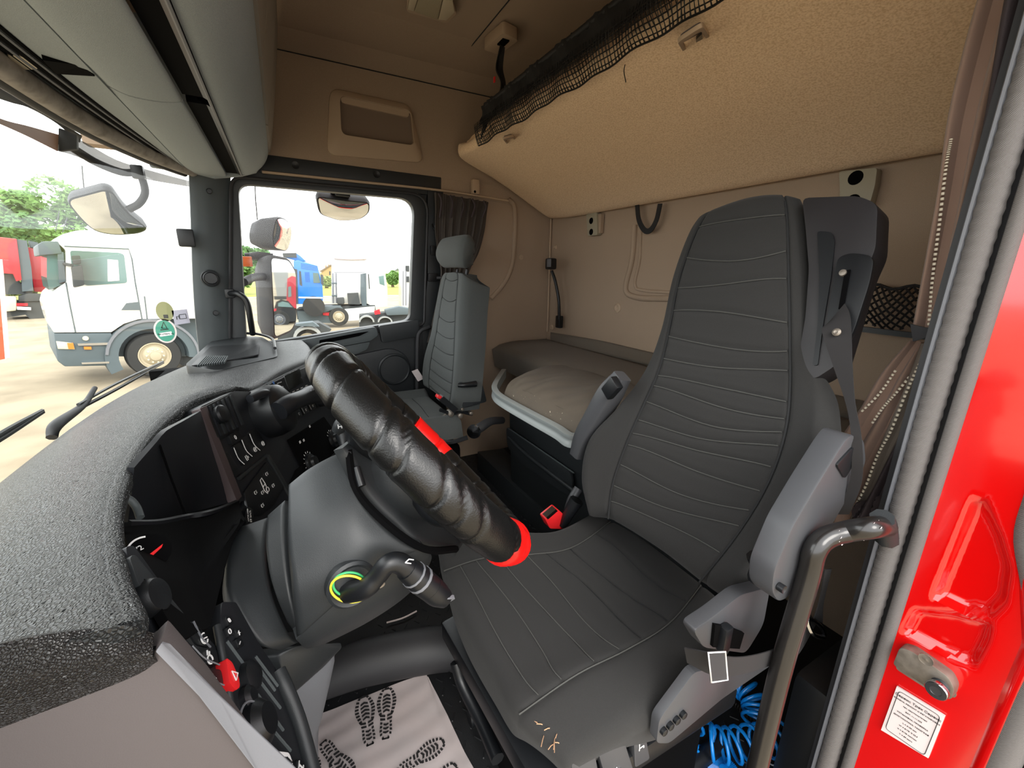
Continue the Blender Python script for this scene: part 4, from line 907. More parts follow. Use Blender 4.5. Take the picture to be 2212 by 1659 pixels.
tube('gauge_bezel', [P(273, 1076, y=.225), P(285, 1083, y=.22), P(296, 1098, y=.215), P(303, 1118, y=.21)], .005, m_pillar, da, 8, sm=14)
# left switch panel
LN = V((-.10, -.93, .35)).normalized(); L0 = V((-.73, .15, .935))
def Lp(px, py, d=0): return P(px, py, pl=(L0 + LN * d, LN))
def lplate(name, q, mat, d=0, th=.006, r=.004, bev=.001, par=None): return prism(name, rounded([Lp(a, b, d) for a, b in q], r, 3), LN * -th, mat, par or da, bev=bev)
lplate('switch_panel', [(272, 1180), (290, 1178), (345, 1255), (420, 1345), (470, 1400), (480, 1300), (510, 1300), (560, 1390), (600, 1450), (690, 1659), (760, 1850), (600, 1850), (360, 1400), (330, 1360), (285, 1270)], m_panel, 0, .03, .004)
lplate('bezel_slab', [(280, 1203), (292, 1196), (420, 1352), (440, 1400), (415, 1395), (345, 1310), (300, 1262)], m_dark, .006, .01, .006, .003)
tube('divider_ridge', [Lp(468, 1352, .002), Lp(476, 1395, .004), Lp(486, 1450, .004), Lp(500, 1530, .004), Lp(522, 1590, .002)], .004, m_dark, da, 8, sm=20)
kb = lathe('light_knob', Lp(318, 1296, 0), LN, [(.019, 0), (.019, .006), (.016, .012), (.009, .014), (.001, .014)], m_black, da, 26)
UL, VL = plframe((L0, LN))[1:3]
for i, (q, cxy) in enumerate((([(395, 1345), (418, 1342), (452, 1378), (455, 1398), (425, 1392)], (441, 1379)), ([(392, 1385), (415, 1395), (468, 1402), (474, 1436), (430, 1432), (400, 1410)], (451, 1422)), ([(402, 1420), (425, 1440), (478, 1446), (484, 1480), (450, 1490), (415, 1460)], (461, 1473)), ([(460, 1500), (488, 1498), (505, 1545), (520, 1580), (490, 1570)], (476, 1527)))):
    b_ = lplate('toggle_switch', q, m_black, .008, .012, .004, .002)
    tube('switch_edge', [Lp(*q[1], .009), Lp((q[1][0] + q[2][0]) / 2, (q[1][1] + q[3][1]) / 2 + 6, .010), Lp(*q[3], .009)], .0009, m_grey, b_, 4, sm=8)
    ic = [[arc(0, 0, 1, 30, 300), [(-.6, .4), (.7, -.5)]], [arc(0, -.4, .8, -60, 240), [(.2, .6), (1, 1.1)], [(.5, .1), (1.2, .5)]], [arc(-.5, .7, .5, 0, 180), arc(.5, .7, .5, 0, 180), [(-1, .2), (1, .2)], [(-1, -.3), (1, -.3)], [(-.8, -.8), (.8, -.8)]], [arc(0, 0, 1, 90, 270), arc(.4, 0, 1, 90, 270)]][i]
    c = Lp(*cxy, .0088); stroke('symbol', (c, UL, VL, LN), [[(a * .0055, b * .0055) for a, b in l] for l in ic], .0012, m_white, b_)
for (px, py), t_ in (((496, 1340), '0'), ((497, 1364), 'O'), ((516, 1366), 'x'), ((518, 1388), '–')):
    b_ = lplate('small_button', [(px - 9, py - 8), (px + 4, py - 11), (px + 10, py + 6), (px - 2, py + 12)], m_black, .004, .006, .002)
    text('lettering', t_, .009, (Lp(px, py, .0046), UL, VL, LN), m_white, b_)
hz = lplate('hazard_switch', [(489, 1420), (502, 1430), (517, 1465), (519, 1484), (510, 1491), (496, 1474)], m_redplastic, .012, .012, .003, .002)
c = Lp(507, 1458, .0125); stroke('triangle', (c, UL, VL, LN), [[(-.004, -.004), (.005, -.004), (.0005, .006), (-.004, -.004)]], .001, m_white, hz)
lathe('mirror_joystick', Lp(535, 1464, .0), LN, [(.018, 0), (.017, .008), (.010, .012), (.001, .012)], m_black, da, 20)
lathe('mirror_knob', Lp(548, 1570, .0), LN, [(.026, 0), (.025, .010), (.017, .018), (.001, .018)], m_black, da, 24)
tube('knob_ring', [Lp(548, 1570, .010) + (UL * math.cos(t) + VL * math.sin(t)) * .0255 for t in [k * .2 - .2 for k in range(14)]], .0012, m_grey, da, 5)
lathe('mirror_joystick', Lp(530, 1510, .0), LN, [(.014, 0), (.013, .006), (.008, .010), (.001, .010)], m_black, da, 20)
for a, b in (((490, 1385), (530, 1440)), ((552, 1418), (600, 1482)), ((558, 1442), (594, 1492)), ((560, 1470), (606, 1530)), ((556, 1500), (612, 1578)), ((575, 1560), (628, 1622))):
    tube('panel_slot', [Lp(*a, .001), Lp(*b, .001)], .0016, m_pillar, da, 5)
wk = lplate('white_rocker', [(600, 1622), (625, 1625), (634, 1650), (630, 1672), (608, 1665)], m_white, .012, .014, .004, .002)
for k in range(4):
    c = Lp(613 + 4 * k, 1642, .0125); stroke('rib', (c, UL, VL, LN), [[(0, -.006), (0, .006)]], .0012, m_dark, wk)
bk_ = lplate('black_rocker', [(640, 1638), (656, 1642), (668, 1670), (645, 1680)], m_black, .008, .01, .004, .002)
stroke('symbol', (Lp(650, 1656, .0088), UL, VL, LN), [[(-.004, .005), (.004, .005)], [(0, .005), (0, -.005)], [(-.004, -.005), (.004, -.005)]], .0014, m_white, bk_)
tube('panel_edge_roll', [Lp(600, 1450, .0), Lp(618, 1490, .004), Lp(645, 1560, .004), Lp(672, 1659, .004), Lp(705, 1800, .004)], .010, m_dark, da, 8, sm=20)
# end cap facing the door
XC = -.852
cap = [P(345, 1393, x=XC), P(318, 1422, x=XC), P(250, 1467, x=XC), P(120, 1520, x=XC), P(0, 1556, x=XC), P(-260, 1620, x=XC), P(-400, 1700, x=XC), V((XC, .42, .60)), V((XC, .42, .42)), P(760, 2150, x=XC), P(650, 1860, x=XC), P(560, 1659, x=XC), P(440, 1500, x=XC)]
prism('end_cap', cap, (.03, 0, 0), m_warmgrey, da, bev=.004)
cf = [P(336, 1408, x=XC - .004), P(350, 1389, x=XC), P(366, 1394, x=XC + .008), P(474, 1504, x=XC + .008), P(634, 1656, x=XC + .008), P(824, 1860, x=XC + .008), P(894, 2150, x=XC + .008), P(760, 2150, x=XC - .004), P(640, 1860, x=XC - .004), P(548, 1659, x=XC - .004), P(430, 1505, x=XC - .004)]
prism('end_cap_bevel', cf, (.002, 0, 0), m_grey, da, bev=.002)
# raised tray on the passenger side
ty = [P(398, 788, z=0.920), P(455, 737, z=0.930), P(500, 724, z=0.935), P(566, 727, z=0.935), P(596, 745, z=0.930), P(600, 770, z=0.925), P(470, 800, z=0.915)]
prism('tray_rim', rounded(ty, .03, 4), (0, 0, -.05), m_dark, da, bev=.008)
ti = [P(412, 790, z=0.925), P(455, 748, z=0.937), P(560, 742, z=0.939), P(558, 766, z=0.933), P(490, 778, z=0.925)]
prism('tray_mat', rounded(ti, .015, 3), (0, 0, -.004), m_black, da)
for k in range(12):
    a = k * 5.2; prism('tray_rib', [P(425 + a, 789 - a * .12, z=0.940), P(427.5 + a, 788.6 - a * .12, z=0.940), P(447 + a * .8, 768, z=0.940), P(444.5 + a * .8, 768.4, z=0.940)], (0, 0, -.006), m_pillar, da)
tube('tray_edge', [P(534, 720, z=0.950), P(560, 722, z=0.950), P(588, 732, z=0.947), P(594, 752, z=0.943)], .006, m_black, da, 8, sm=14)
# lower dash bulk below console and under the column
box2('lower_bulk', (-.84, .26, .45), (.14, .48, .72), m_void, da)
# swivel mount with curved arm in front of the radio
sm_ = thing('swivel_mount', 'black round swivel mount with a curved grab arm in front of the radio', 'mount', K(590, 892, .02))
c = K(572, 893, .0); lathe('round_base', c, KN, [(.072, -.01), (.074, .03), (.068, .055), (.055, .065), (.03, .069), (.001, .07)], m_black, sm_, 36)
tube('base_collar', [K(540, 862, .03), K(575, 850, .045), K(603, 868, .045), K(612, 884, .04)], .012, m_panel, sm_, 8, sm=16)
arm = [K(602, 888, .07), K(625, 872, .085), K(655, 860, .09), K(676, 852, .09), K(697, 850, .085)]
tube('arm', arm, [.026, .025, .025, .030, .026], m_panel, sm_, 14, sm=30)
tube('arm_tip_edge', [K(671, 843, .115), K(684, 836, .12), K(699, 840, .115)], .003, m_grey, sm_, 6, sm=8)
lathe('arm_end', K(700, 858, .085), KN, [(.028, -.02), (.030, 0), (.022, .016), (.001, .02)], m_panel, sm_, 20)
# gear / brake lever knob right of the console
gk = thing('gear_lever', 'black lever knob with a printed pattern right of the centre console', 'lever', P(740, 935, x=-.1))
tube('lever_stem', [P(757, 985, x=-.15), P(748, 960, x=-.12), P(742, 938, x=-.10)], [.02, .018, .02], m_black, gk, 10, sm=8)
tube('knob', [P(728, 935, x=-.10), P(740, 918, x=-.10), P(755, 912, x=-.10), P(770, 935, x=-.12)], [.016, .022, .020, .012], m_dark, gk, 12, sm=14)
stroke('shift_pattern', (P(738, 921, x=-.13), *plframe((V((0, 0, 0)), V((-1, 0, .4))))[1:]), [[(-.008, -.005), (-.008, .006)], [(0, -.005), (0, .006)], [(.008, -.005), (.008, .006)], [(-.008, 0), (.008, 0)]], .002, m_white, gk)
# parking brake style handle with foil end by the bed
hb = thing('floor_lever', 'black floor lever with a shiny silver end beside the passenger seat', 'lever', P(1020, 935, x=.30))
tube('lever_arm', [P(1085, 908, x=.36), P(1060, 910, x=.32), P(1040, 922, x=.29), P(1024, 932, x=.28)], [.016, .018, .02, .02], m_rubberb, hb, 10, sm=16)
e0 = P(1024, 932, x=.28); lathe('silver_end', e0, (P(1010, 940, x=.24) - e0), [(.024, -.004), (.03, .0), (.028, .010), (.001, .013)], m_chrome, hb, 18)
tube('floor_link', [P(940, 952, x=.4), P(975, 955, x=.35), P(1010, 945, x=.33)], .010, m_black, hb, 6, sm=10)
# ================= DRIVER SIDE PILLAR =================
YP_ = -.75
dp = root('trim_5')
def vstrip(name, x0, x1, y, mat, z0=.12, z1=1.72, th=.03, bev=.004):
    return prism(name, [V((x0, y, z0)), V((x1, y, z0)), V((x1, y, z1)), V((x0, y, z1))], (0, -th, 0), mat, dp, bev=bev)
vstrip('inner_jamb', -.968, -.995, -.765, m_rubberb)
vstrip('outer_jamb', -1.0, -1.03, -.770, m_rubberb)
zz_ = [.12 + k * 1.6 / 200 for k in range(201)]
tube('door_seal', [V((-.998, -.752, z)) for z in zz_], [.0125 + .0012 * (k % 2) for k in range(201)], m_rubber, dp, 10)
tube('seal_lip', [V((-.982, -.748, .12)), V((-.984, -.748, 1.72))], .003, m_grey, dp, 6)
tube('rubber_edge', [V((-1.024, -.750, .12)), V((-1.024, -.750, 1.72))], .008, m_rubber, dp, 8)
# red pillar with pressed pockets
def xzp(px, py): p = P(px, py, y=YP_); return (p.x, p.z)
k1 = [xzp(*q) for q in ((2100, 1080), (2125, 1085), (2160, 1160), (2180, 1230), (2170, 1300), (2140, 1330), (2080, 1322), (2015, 1290))]
k2 = [xzp(*q) for q in ((1975, 1318), (2050, 1325), (2140, 1348), (2132, 1385), (2105, 1438), (2040, 1415), (1950, 1365))]
def sdist(x, z, poly):
    d = 9; ins = False; n = len(poly)
    for i in range(n):
        (x0, z0), (x1, z1) = poly[i], poly[(i + 1) % n]; ex, ez = x1 - x0, z1 - z0
        t = max(0, min(1, ((x - x0) * ex + (z - z0) * ez) / (ex * ex + ez * ez + 1e-9))); d = min(d, math.hypot(x - x0 - ex * t, z - z0 - ez * t))
        if (z0 > z) != (z1 > z) and x < (x1 - x0) * (z - z0) / (z1 - z0) + x0: ins = not ins
    return d if ins else -d
nx, nzv = 44, 150; vs = []; fs = []
for j in range(nzv + 1):
    z = .15 + 1.0 * j / nzv if j < 130 else .15 + 1.0 * 130 / nzv + (j - 130) / 20 * .72
    wob = .012 * max(0, math.sin((z - .62) * 9)) if .6 < z < .98 else 0
    xr = -1.135 + .045 * max(0, min(1, (z - .82) / .14)) - .03 * max(0, min(1, (z - 1.05) / .1))
    for i in range(nx + 1):
        t = i / nx; x = -1.028 + (xr - .03 + 1.028) * t; y = YP_
        for pk, dpth in ((k1, .012), (k2, .010)):
            s = sdist(x, z, pk); s = max(0, min(1, (s + .004) / .012)); y -= dpth * s * s * (3 - 2 * s)
        if t > .80: y += .006 * math.sin(min(1, (t - .80) / .06) * math.pi / 2) - (.05 * ((t - .9) / .1) ** 2 if t > .9 else 0)
        vs.append(V((x, y, z)))
for j in range(nzv):
    for i in range(nx): a = j * (nx + 1) + i; fs.append((a, a + 1, a + nx + 2, a + nx + 1))
bp_ = mk('red_pillar_skin', vs, fs, m_redpaint, dp, smooth=True)
sl_ = bp_.modifiers.new('s', 'SOLIDIFY'); sl_.thickness = .012
# outer black door rubber with a kink
def rub(name, off, r, mat, y=-.745):
    pts = []
    for z in [.15 + k * .05 for k in range(33)]:
        xr = -1.135 + .045 * max(0, min(1, (z - .82) / .14)) - .03 * max(0, min(1, (z - 1.05) / .1)); pts.append(V((xr - off, y - .012, z)))
    return tube(name, pts, r, mat, dp, 10, sm=120)
rub('outer_rubber', .022, .016, m_rubber); rub('outer_rubber', .052, .016, m_rubberb, -.76)
box2('outer_sill', (-1.21, -1.2, .1), (-1.19, -.79, 1.7), m_redpaint, dp)
# striker plate
sk = thing('door_striker', 'worn steel door striker plate bolted to the red pillar', 'door striker', P(2000, 1450, y=-.74))
def Rp(px, py, d=0): return P(px, py, y=YP_ + d)
plate = [Rp(1955, 1388), Rp(1980, 1395), Rp(2060, 1450), Rp(2073, 1476), Rp(2066, 1500), Rp(2040, 1490), Rp(1940, 1425)]
prism('plate', rounded([p + V((0, .018, 0)) for p in plate], .005, 3), (0, -.022, 0), m_steel, sk, bev=.003)
prism('base_flange', rounded([Rp(1938, 1425, .003), Rp(1942, 1415, .003), Rp(2060, 1480, .003), Rp(2066, 1508, .003), Rp(2020, 1500, .003), Rp(1935, 1445, .003)], .004, 3), (0, -.004, 0), m_steel, sk)
lathe('striker_pin', Rp(2032, 1480, .016), (0, 1, 0), [(.012, 0), (.008, .004), (.008, .020)], m_rubberb, sk, 18)
pn = lathe('pin_head', Rp(2022, 1492, .035), (0, 1, 0), [(.012, -.005), (.012, 0), (.011, .0015), (.006, .0015), (.005, -.001), (.001, -.001)], m_chrome, sk, 24)
lathe('rivet', Rp(2001, 1424, .019), (0, 1, 0), [(.008, 0), (.008, .002), (.004, .001), (.001, .002)], m_steel, sk, 16)
# sticker
lq = [Rp(1937, 1483, .004), Rp(2041, 1547, .004), Rp(2005, 1638, .004), Rp(1903, 1577, .004)]
ls = prism('service_sticker', lq, (0, -.003, 0), m_label); tag(ls, 'white printed service sticker on the red pillar below the striker', 'sticker')
U_ = (lq[1] - lq[0]).normalized(); Vv = (lq[0] - lq[3]).normalized(); Wd = (lq[1] - lq[0]).length; Ht = (lq[0] - lq[3]).length; oc = sum(lq, V()) / 4 + V((0, .0006, 0)); nn2 = V((0, 1, 0))
if U_.cross(Vv).dot(nn2) < 0: pass
tube('border', rounded([oc + U_ * a * Wd * .43 + Vv * b * Ht * .43 for a, b in ((-1, -1), (1, -1), (1, 1), (-1, 1))], .005, 4), .0004, m_ink, ls, 4, closed=True)
for k, (s_, sz) in enumerate((('Сервис Трак Сервис', .0050), ('ЗАМЕНА, РЕМОНТ И РЕГУЛИРОВКА', .0029), ('тел. круглосуточно', .0029), ('БАТ. 11.11.222', .0029), ('УСТАНОВКА, ПРОВЕРКА', .0029), ('ДИАГНОСТИКА: ТАХОГРАФ', .0029), ('L = 3150 мм', .0029), ('W = 8178  R 22,5', .0029), ('K = 8178 имп/км', .0029), ('V = 89 км/ч', .0029))):
    text('lettering', s_, sz, (oc + Vv * (Ht * .35 - k * Ht * .077), U_, Vv, nn2), m_ink, ls, ext=.0002)
# lower inner liner and floor box by the door
box2('lower_liner', (-1.01, -1.5, FZ), (-.975, -.79, .66), m_void, wl)
box2('brown_liner', (-1.012, -1.5, .66), (-.985, -.79, .92), M('brown_honeycomb_liner', '3a2c26', .9, bump=(120, .8), kind='voronoi'), wl)
bx1 = box2('side_pocket', (-.975, -1.05, FZ), (-.90, -.80, .50), m_black, bev=.02); tag(bx1, 'black plastic door-side pocket behind the grab pole', 'storage pocket')
# entry grab pole
gp = thing('entry_grab_pole', 'black painted grab pole bent towards the red door pillar, chipped at the bend', 'grab pole', P(1640, 1659, x=-.97))
pp = [P(1585, 1830, x=-.972), P(1625, 1700, x=-.972), P(1686, 1450, x=-.968), P(1745, 1250, x=-.965), P(1760, 1190, x=-.965), P(1785, 1162, x=-.968), P(1830, 1148, x=-.98), P(1880, 1140, x=-1.0), P(1912, 1136, x=-1.0)]
tube('pole', pp, .0142, M('worn_black_paint', '1c1a19', .28, coat=.3, bump=(60, .1)), gp, 16, sm=70)
random.seed(21); pr = []
ps_ = spline(pp, 70)
for k in range(16):
    c = ps_[random.randint(44, 62)]; a = random.uniform(-.5, 1.1); o = V((-math.cos(a) * .5, math.sin(a) * .2, math.sin(a) * .9)).normalized() * .0144 + c; s = random.uniform(.001, .0035)
    pr.append(([o + V((0, s, 0)), o + V((0, 0, s * .6)) , o - V((0, s, 0)), o - V((0, 0, s * .6)), o + (o - c) * .03], [(0, 1, 4), (1, 2, 4), (2, 3, 4), (3, 0, 4)]))
stuff(multi('paint_chips', pr, m_label, gp, smooth=False))
tube('end_bracket', [P(1905, 1120, x=-1.0), P(1912, 1136, x=-1.0), P(1916, 1165, x=-1.0)], .014, m_dark, gp, 8)
# ---- driver side curtain ----
ct = thing('driver_curtain', 'brown curtain with cream stitching gathered behind the driver seat', 'curtain', P(2000, 700, y=-.86))
def CP(px, py, y=-.86): return P(px, py, y=y)
def csheet(name, L, Rr, y, mat, amp=.010, fr=3, th=.003):
    rows = [[CP(*a, y), CP((a[0] * 2 + b[0]) / 3, (a[1] * 2 + b[1]) / 3, y), CP((a[0] + 2 * b[0]) / 3, (a[1] + 2 * b[1]) / 3, y), CP(*b, y)] for a, b in zip(L, Rr)]
    S = Surf(rows); return S, sheet(name, S, mat, ct, 36, 30, th=th, out=(0, 1, 0), disp=lambda u, v: amp * math.sin(u * fr * 6.28 + .6 * math.sin(v * 3)))
S1, _ = csheet('front_fold', [(2130, -60), (2096, 60), (2052, 250), (2028, 420), (1990, 620), (1970, 715)], [(2215, -60), (2190, 60), (2145, 250), (2105, 420), (2060, 620), (2035, 730)], -.86, m_curtain, .012, 1.5)
csheet('dark_lining', [(2180, -60), (2160, 60), (2130, 250), (2095, 420), (2052, 620), (2030, 740)], [(2260, -60), (2240, 60), (2200, 250), (2150, 450), (2095, 680), (2075, 760)], -.80, m_curtdark, .008, 1.2)
S2, _ = csheet('lower_fold', [(1966, 735), (1910, 800), (1862, 880), (1800, 980), (1770, 1080), (1760, 1160)], [(2012, 740), (1978, 830), (1935, 930), (1890, 1020), (1850, 1090), (1835, 1140)], -.88, m_curtain, .010, 2)
S3, _ = csheet('olive_hem', [(1990, 742), (1950, 850), (1903, 960), (1868, 1050), (1832, 1130)], [(2046, 738), (2000, 835), (1945, 945), (1892, 1050), (1842, 1135)], -.855, m_olivec, .004, 1)
csheet('lower_lining', [(2040, 740), (1998, 840), (1942, 950), (1890, 1050), (1842, 1140)], [(2075, 720), (2040, 850), (1990, 960), (1945, 1050), (1905, 1130)], -.83, m_curtdark, .008, 1.5)
ribs = []
def stitch(pts, n, y=-.845, r=.0022):
    q = spline([CP(a, b, y) for a, b in pts], n * 2)
    for k in range(n - 1): ribs.append(sweep([q[2 * k], q[2 * k + 1]], r, 5))
stitch([(2055, 300), (2044, 360), (2030, 480), (2015, 600), (2006, 712)], 46)
stitch([(2158, 230), (2138, 320), (2112, 420), (2074, 560), (2046, 640), (2026, 715)], 50, -.795)
stitch([(2002, 745), (1975, 800), (1935, 850), (1908, 880), (1880, 920)], 26, -.86)
stitch([(1935, 800), (1900, 850), (1855, 895)], 14, -.865)
stitch([(2012, 745), (1985, 790), (1955, 855), (1925, 930), (1895, 985), (1870, 1050), (1838, 1110)], 46, -.845)
stuff(multi('cream_stitching', ribs, m_stitchw, ct, smooth=False))
tie = sheet('tie_strap', Surf([[CP(1966, 700, -.835), CP(2005, 708, -.83), CP(2040, 700, -.82), CP(2078, 682, -.80)], [CP(1972, 738, -.835), CP(2005, 728, -.83), CP(2045, 718, -.82), CP(2070, 715, -.80)]]), m_rubberb, ct, 14, 4, th=.003, out=(0, 1, 0))
sheet('gathered_cloth', Surf([[CP(1850, 1085, -.83), CP(1885, 1080, -.83), CP(1925, 1060, -.82)], [CP(1835, 1125, -.83), CP(1878, 1130, -.83), CP(1915, 1120, -.82)]]), m_curtdark, ct, 20, 8, th=.01, out=(0, 1, 0), disp=lambda u, v: .008 * math.sin(u * 20 + v * 5))
# ================= FLOOR THINGS =================
mt = thing('paper_floor_mat', 'crumpled white paper floor mat printed with black shoe soles', 'floor mat', P(830, 1560, z=FZ))
fm = lambda px, py, d=.003: P(px, py, z=FZ + d)
rows = [[fm(655, 1562), fm(700, 1540), fm(800, 1500), fm(908, 1459), fm(925, 1463)], [fm(630, 1640), fm(690, 1620), fm(800, 1590), fm(920, 1550), fm(965, 1542)], [fm(600, 1740), fm(680, 1720), fm(800, 1690), fm(930, 1660), fm(1012, 1640)], [fm(570, 1860), fm(660, 1840), fm(800, 1810), fm(960, 1780), fm(1080, 1750)]]
SMt = Surf(rows)
sheet('paper', SMt, m_paper, mt, 50, 40, th=.001, out=(0, 0, 1), disp=lambda u, v: .0015 * math.sin(u * 23 + v * 17) * math.sin(v * 19 - u * 7) + .0012)
def sole(toe, heel, k):
    a = fm(*toe, .0075); b = fm(*heel, .0075); L_ = (a - b).length; d = (a - b).normalized(); s = V((0, 0, 1)).cross(d); parts = []
    def wid(t): return L_ * (.10 + .085 * math.exp(-((t - .70) / .22) ** 2) + .02 * math.exp(-((t - .12) / .12) ** 2)) * (1 if .06 < t < .94 else .75)
    def quad(pts): parts.append(([b + d * (p[0] * L_) + s * p[1] for p in pts], [(0, 1, 2, 3)]))
    n = 15
    for i in range(n):
        t0 = .02 + i / n * .96; t1 = t0 + .96 / n * .66; sk = (t0 - .65) * .10 if t0 > .45 else (t0 - .2) * .12
        for sg in (-1, 1):
            w0, w1 = wid(t0), wid(t1); f = .62 if not .33 < t0 < .45 else .15
            e = math.sqrt(max(0, 1 - ((t0 - .5) / .51) ** 6))
            quad([(t0 + sk, sg * w0 * e), (t1 + sk, sg * w1 * e), (t1, sg * w1 * f * e), (t0, sg * w0 * f * e)])
    for i in range(5):
        t0 = .52 + i * .075; w = wid(t0) * .42
        for sg in (-1, 1): quad([(t0, 0), (t0 + .045, 0), (t0 + .012, sg * w), (t0 - .028, sg * w)])
    for i in range(3):
        t0 = .1 + i * .07; w = wid(t0) * .42
        for sg in (-1, 1): quad([(t0, 0), (t0 + .04, 0), (t0 + .05, sg * w), (t0 + .02, sg * w)])
    quad([(.95, -wid(.9) * .5), (1.0, -wid(.9) * .25), (1.0, wid(.9) * .25), (.95, wid(.9) * .5)]); quad([(0, -wid(.1) * .5), (.03, -wid(.1) * .6), (.03, wid(.1) * .6), (0, wid(.1) * .5)])
    multi('sole_print', parts, m_ink, mt, smooth=False)
for tq, hq in (((784, 1503), (800, 1610)), ((836, 1485), (833, 1597)), ((762, 1690), (697, 1602)), ((960, 1600), (858, 1668)), ((985, 1650), (900, 1760)), ((668, 1628), (682, 1740))): sole(tq, hq, 0)
# rubber hump across the footwell
hump = tube('footwell_hump', [P(690, 1465, z=.16), P(800, 1428, z=.17), P(960, 1400, z=.17), P(1010, 1420, z=.15)], [.055, .06, .06, .05], m_rubberb, fl, 16, sm=20)
tube('carpet_edge', [P(835, 1345, z=.11), P(870, 1335, z=.11), P(900, 1320, z=.11)], .003, m_label, fl, 5, sm=8)
# blue spiral hose
hs_ = thing('blue_air_hose', 'coiled bright blue air hose lying behind the grab pole', 'hose', P(1600, 1560, z=FZ))
path = [P(1475, 1600, z=.17), P(1512, 1530, z=.17), P(1560, 1490, z=.18), P(1600, 1478, z=.20), P(1630, 1520, z=.19), P(1632, 1570, z=.17)]
path2 = [P(1508, 1575, z=.16), P(1530, 1600, z=.17), P(1570, 1610, z=.17), P(1610, 1605, z=.17), P(1655, 1600, z=.16), P(1690, 1590, z=.16)]
def coil(name, pth, turns, r, rr, mat, par, n=16):
    c = spline(pth, turns * n + 1); pts = []
    for i, p in enumerate(c):
        t = (c[min(i + 1, len(c) - 1)] - c[max(i - 1, 0)]).normalized(); u = V((0, 0, 1)) - t * t.z; u.normalize(); w = t.cross(u); a = i / n * 2 * math.pi
        pts.append(p + (u * math.cos(a) + w * math.sin(a)) * r)
    return tube(name, pts, rr, mat, par, 8)
coil('hose_coil', path, 13, .030, .0042, m_hose, hs_); coil('hose_coil', path2, 9, .034, .0042, m_hose, hs_)
tube('loose_end', [P(1500, 1598, z=.13), P(1508, 1625, z=.12), P(1510, 1680, z=.12)], .006, m_hose, hs_, 8, sm=10)
dc = V(P(1565, 1665, z=.13)); pr = [sweep([dc + V((math.cos(a) * .0, 0, 0)) + V((math.cos(a), math.sin(a), 0)) * .008, dc + V((math.cos(a), math.sin(a), 0)) * .036 + V((0, 0, -.004))], .0018, 4) for a in [k * .1 for k in range(63)]]
bh_ = thing('blue_brush', 'round blue bristle brush head lying in front of the hose', 'brush', dc)
stuff(multi('bristles', pr, m_hose, bh_, smooth=False)); lathe('brush_hub', dc, (0, 0, 1), [(.012, -.006), (.012, .004), (.001, .005)], m_hose, bh_, 16)
bc_ = thing('black_coil_cord', 'thin black spiral cord tangled inside the blue hose', 'cord', P(1580, 1530, z=.14))
coil('cord_coil', [P(1560, 1530, z=.13), P(1575, 1510, z=.14), P(1600, 1530, z=.14), P(1640, 1562, z=.14), P(1700, 1580, z=.14)], 26, .008, .0014, M('dark_brown_cord', '1d1712', .3), bc_, 8)
sl2 = prism('door_sill_plate', [P(1668, 1638, z=.12), P(1800, 1700, z=.12), P(1760, 1760, z=.12), P(1640, 1690, z=.12)], (0, 0, -.01), m_black); tag(sl2, 'black door sill plate with raised white lettering at the floor edge', 'sill plate')
a_ = P(1650, 1638, z=.122); b_2 = P(1730, 1668, z=.122); ud = (b_2 - a_).normalized(); text('lettering', 'SCANIA', .034, (a_ + ud * .045, ud, V((0, 0, 1)).cross(ud), V((0, 0, 1))), m_white, sl2, .0004, 'CENTER')
# ================= REAR WALL THINGS =================
YR = -1.495
def RW_(px, py, d=0): return P(px, py, y=YR + d)
b1 = thing('ladder_bracket', 'small cream two-hole bracket on the rear wall under the bunk', 'bracket', RW_(1280, 490))
prism('plate', rounded([RW_(1266, 462, .03), RW_(1289, 458, .03), RW_(1290, 508, .03), RW_(1269, 510, .03)], .01, 3), (0, -.03, 0), M('cream_metal', '9a927e', .5), b1, bev=.004)
for py in (477, 501): lathe('hole', RW_(1277, py, .0305), (0, 1, 0), [(.016, 0), (.015, .0015), (.001, .001)], m_void, b1, 18)
box2('felt_pad', RW_(1292, 505, 0) - V((.0, 0, 0)), RW_(1292, 465, 0) + V((-.05, .02, 0)), m_felt, b1)  # block in the wall's felt material beside the bracket plate
b2 = thing('ladder_bracket', 'large cream two-hole bracket on the rear wall above the driver seat', 'bracket', RW_(1850, 420))
prism('plate', rounded([RW_(1812, 370, .03), RW_(1895, 362, .03), RW_(1890, 400, .03), RW_(1878, 444, .03), RW_(1815, 450, .03)], .008, 3), (0, -.03, 0), MATS['cream_metal'], b2, bev=.004)
for py, px in ((384, 1848), (435, 1842)): lathe('hole', RW_(px, py, .0305), (0, 1, 0), [(.019, 0), (.018, .0015), (.001, .001)], m_void, b2, 18)
lp = thing('hanging_loop', 'black webbing loop hanging under the bunk against the rear wall', 'strap', RW_(1402, 470))
tube('loop', [RW_(1376, 440, .03), RW_(1380, 475, .035), RW_(1392, 497, .035), RW_(1405, 497, .035), RW_(1418, 475, .035), RW_(1426, 440, .03)], 1, m_net, lp, prof=[(.0015, .012), (-.0015, .012), (-.0015, -.012), (.0015, -.012)], sm=30, up=(0, 1, 0))
rl = thing('reading_lamp', 'black gooseneck reading lamp in the rear corner', 'lamp', RW_(1205, 700))
tube('gooseneck', [RW_(1208, 690, .05), RW_(1207, 650, .06), RW_(1200, 610, .07), RW_(1192, 585, .08)], .009, m_black, rl, 8, sm=20)
box('lamp_base', RW_(1208, 695, .04), (.045, .03, .075), m_black, rl, bev=.008)
box('lamp_head', RW_(1190, 570, .09), (.055, .05, .065), m_black, rl, bev=.012)
box('lamp_lens', RW_(1186, 568, .12), (.04, .006, .045), m_grey, rl, bev=.002)
pk = thing('rear_net_pocket', 'black elastic net pocket on the rear wall beside the curtain', 'net pocket', RW_(1920, 660))
pr = []
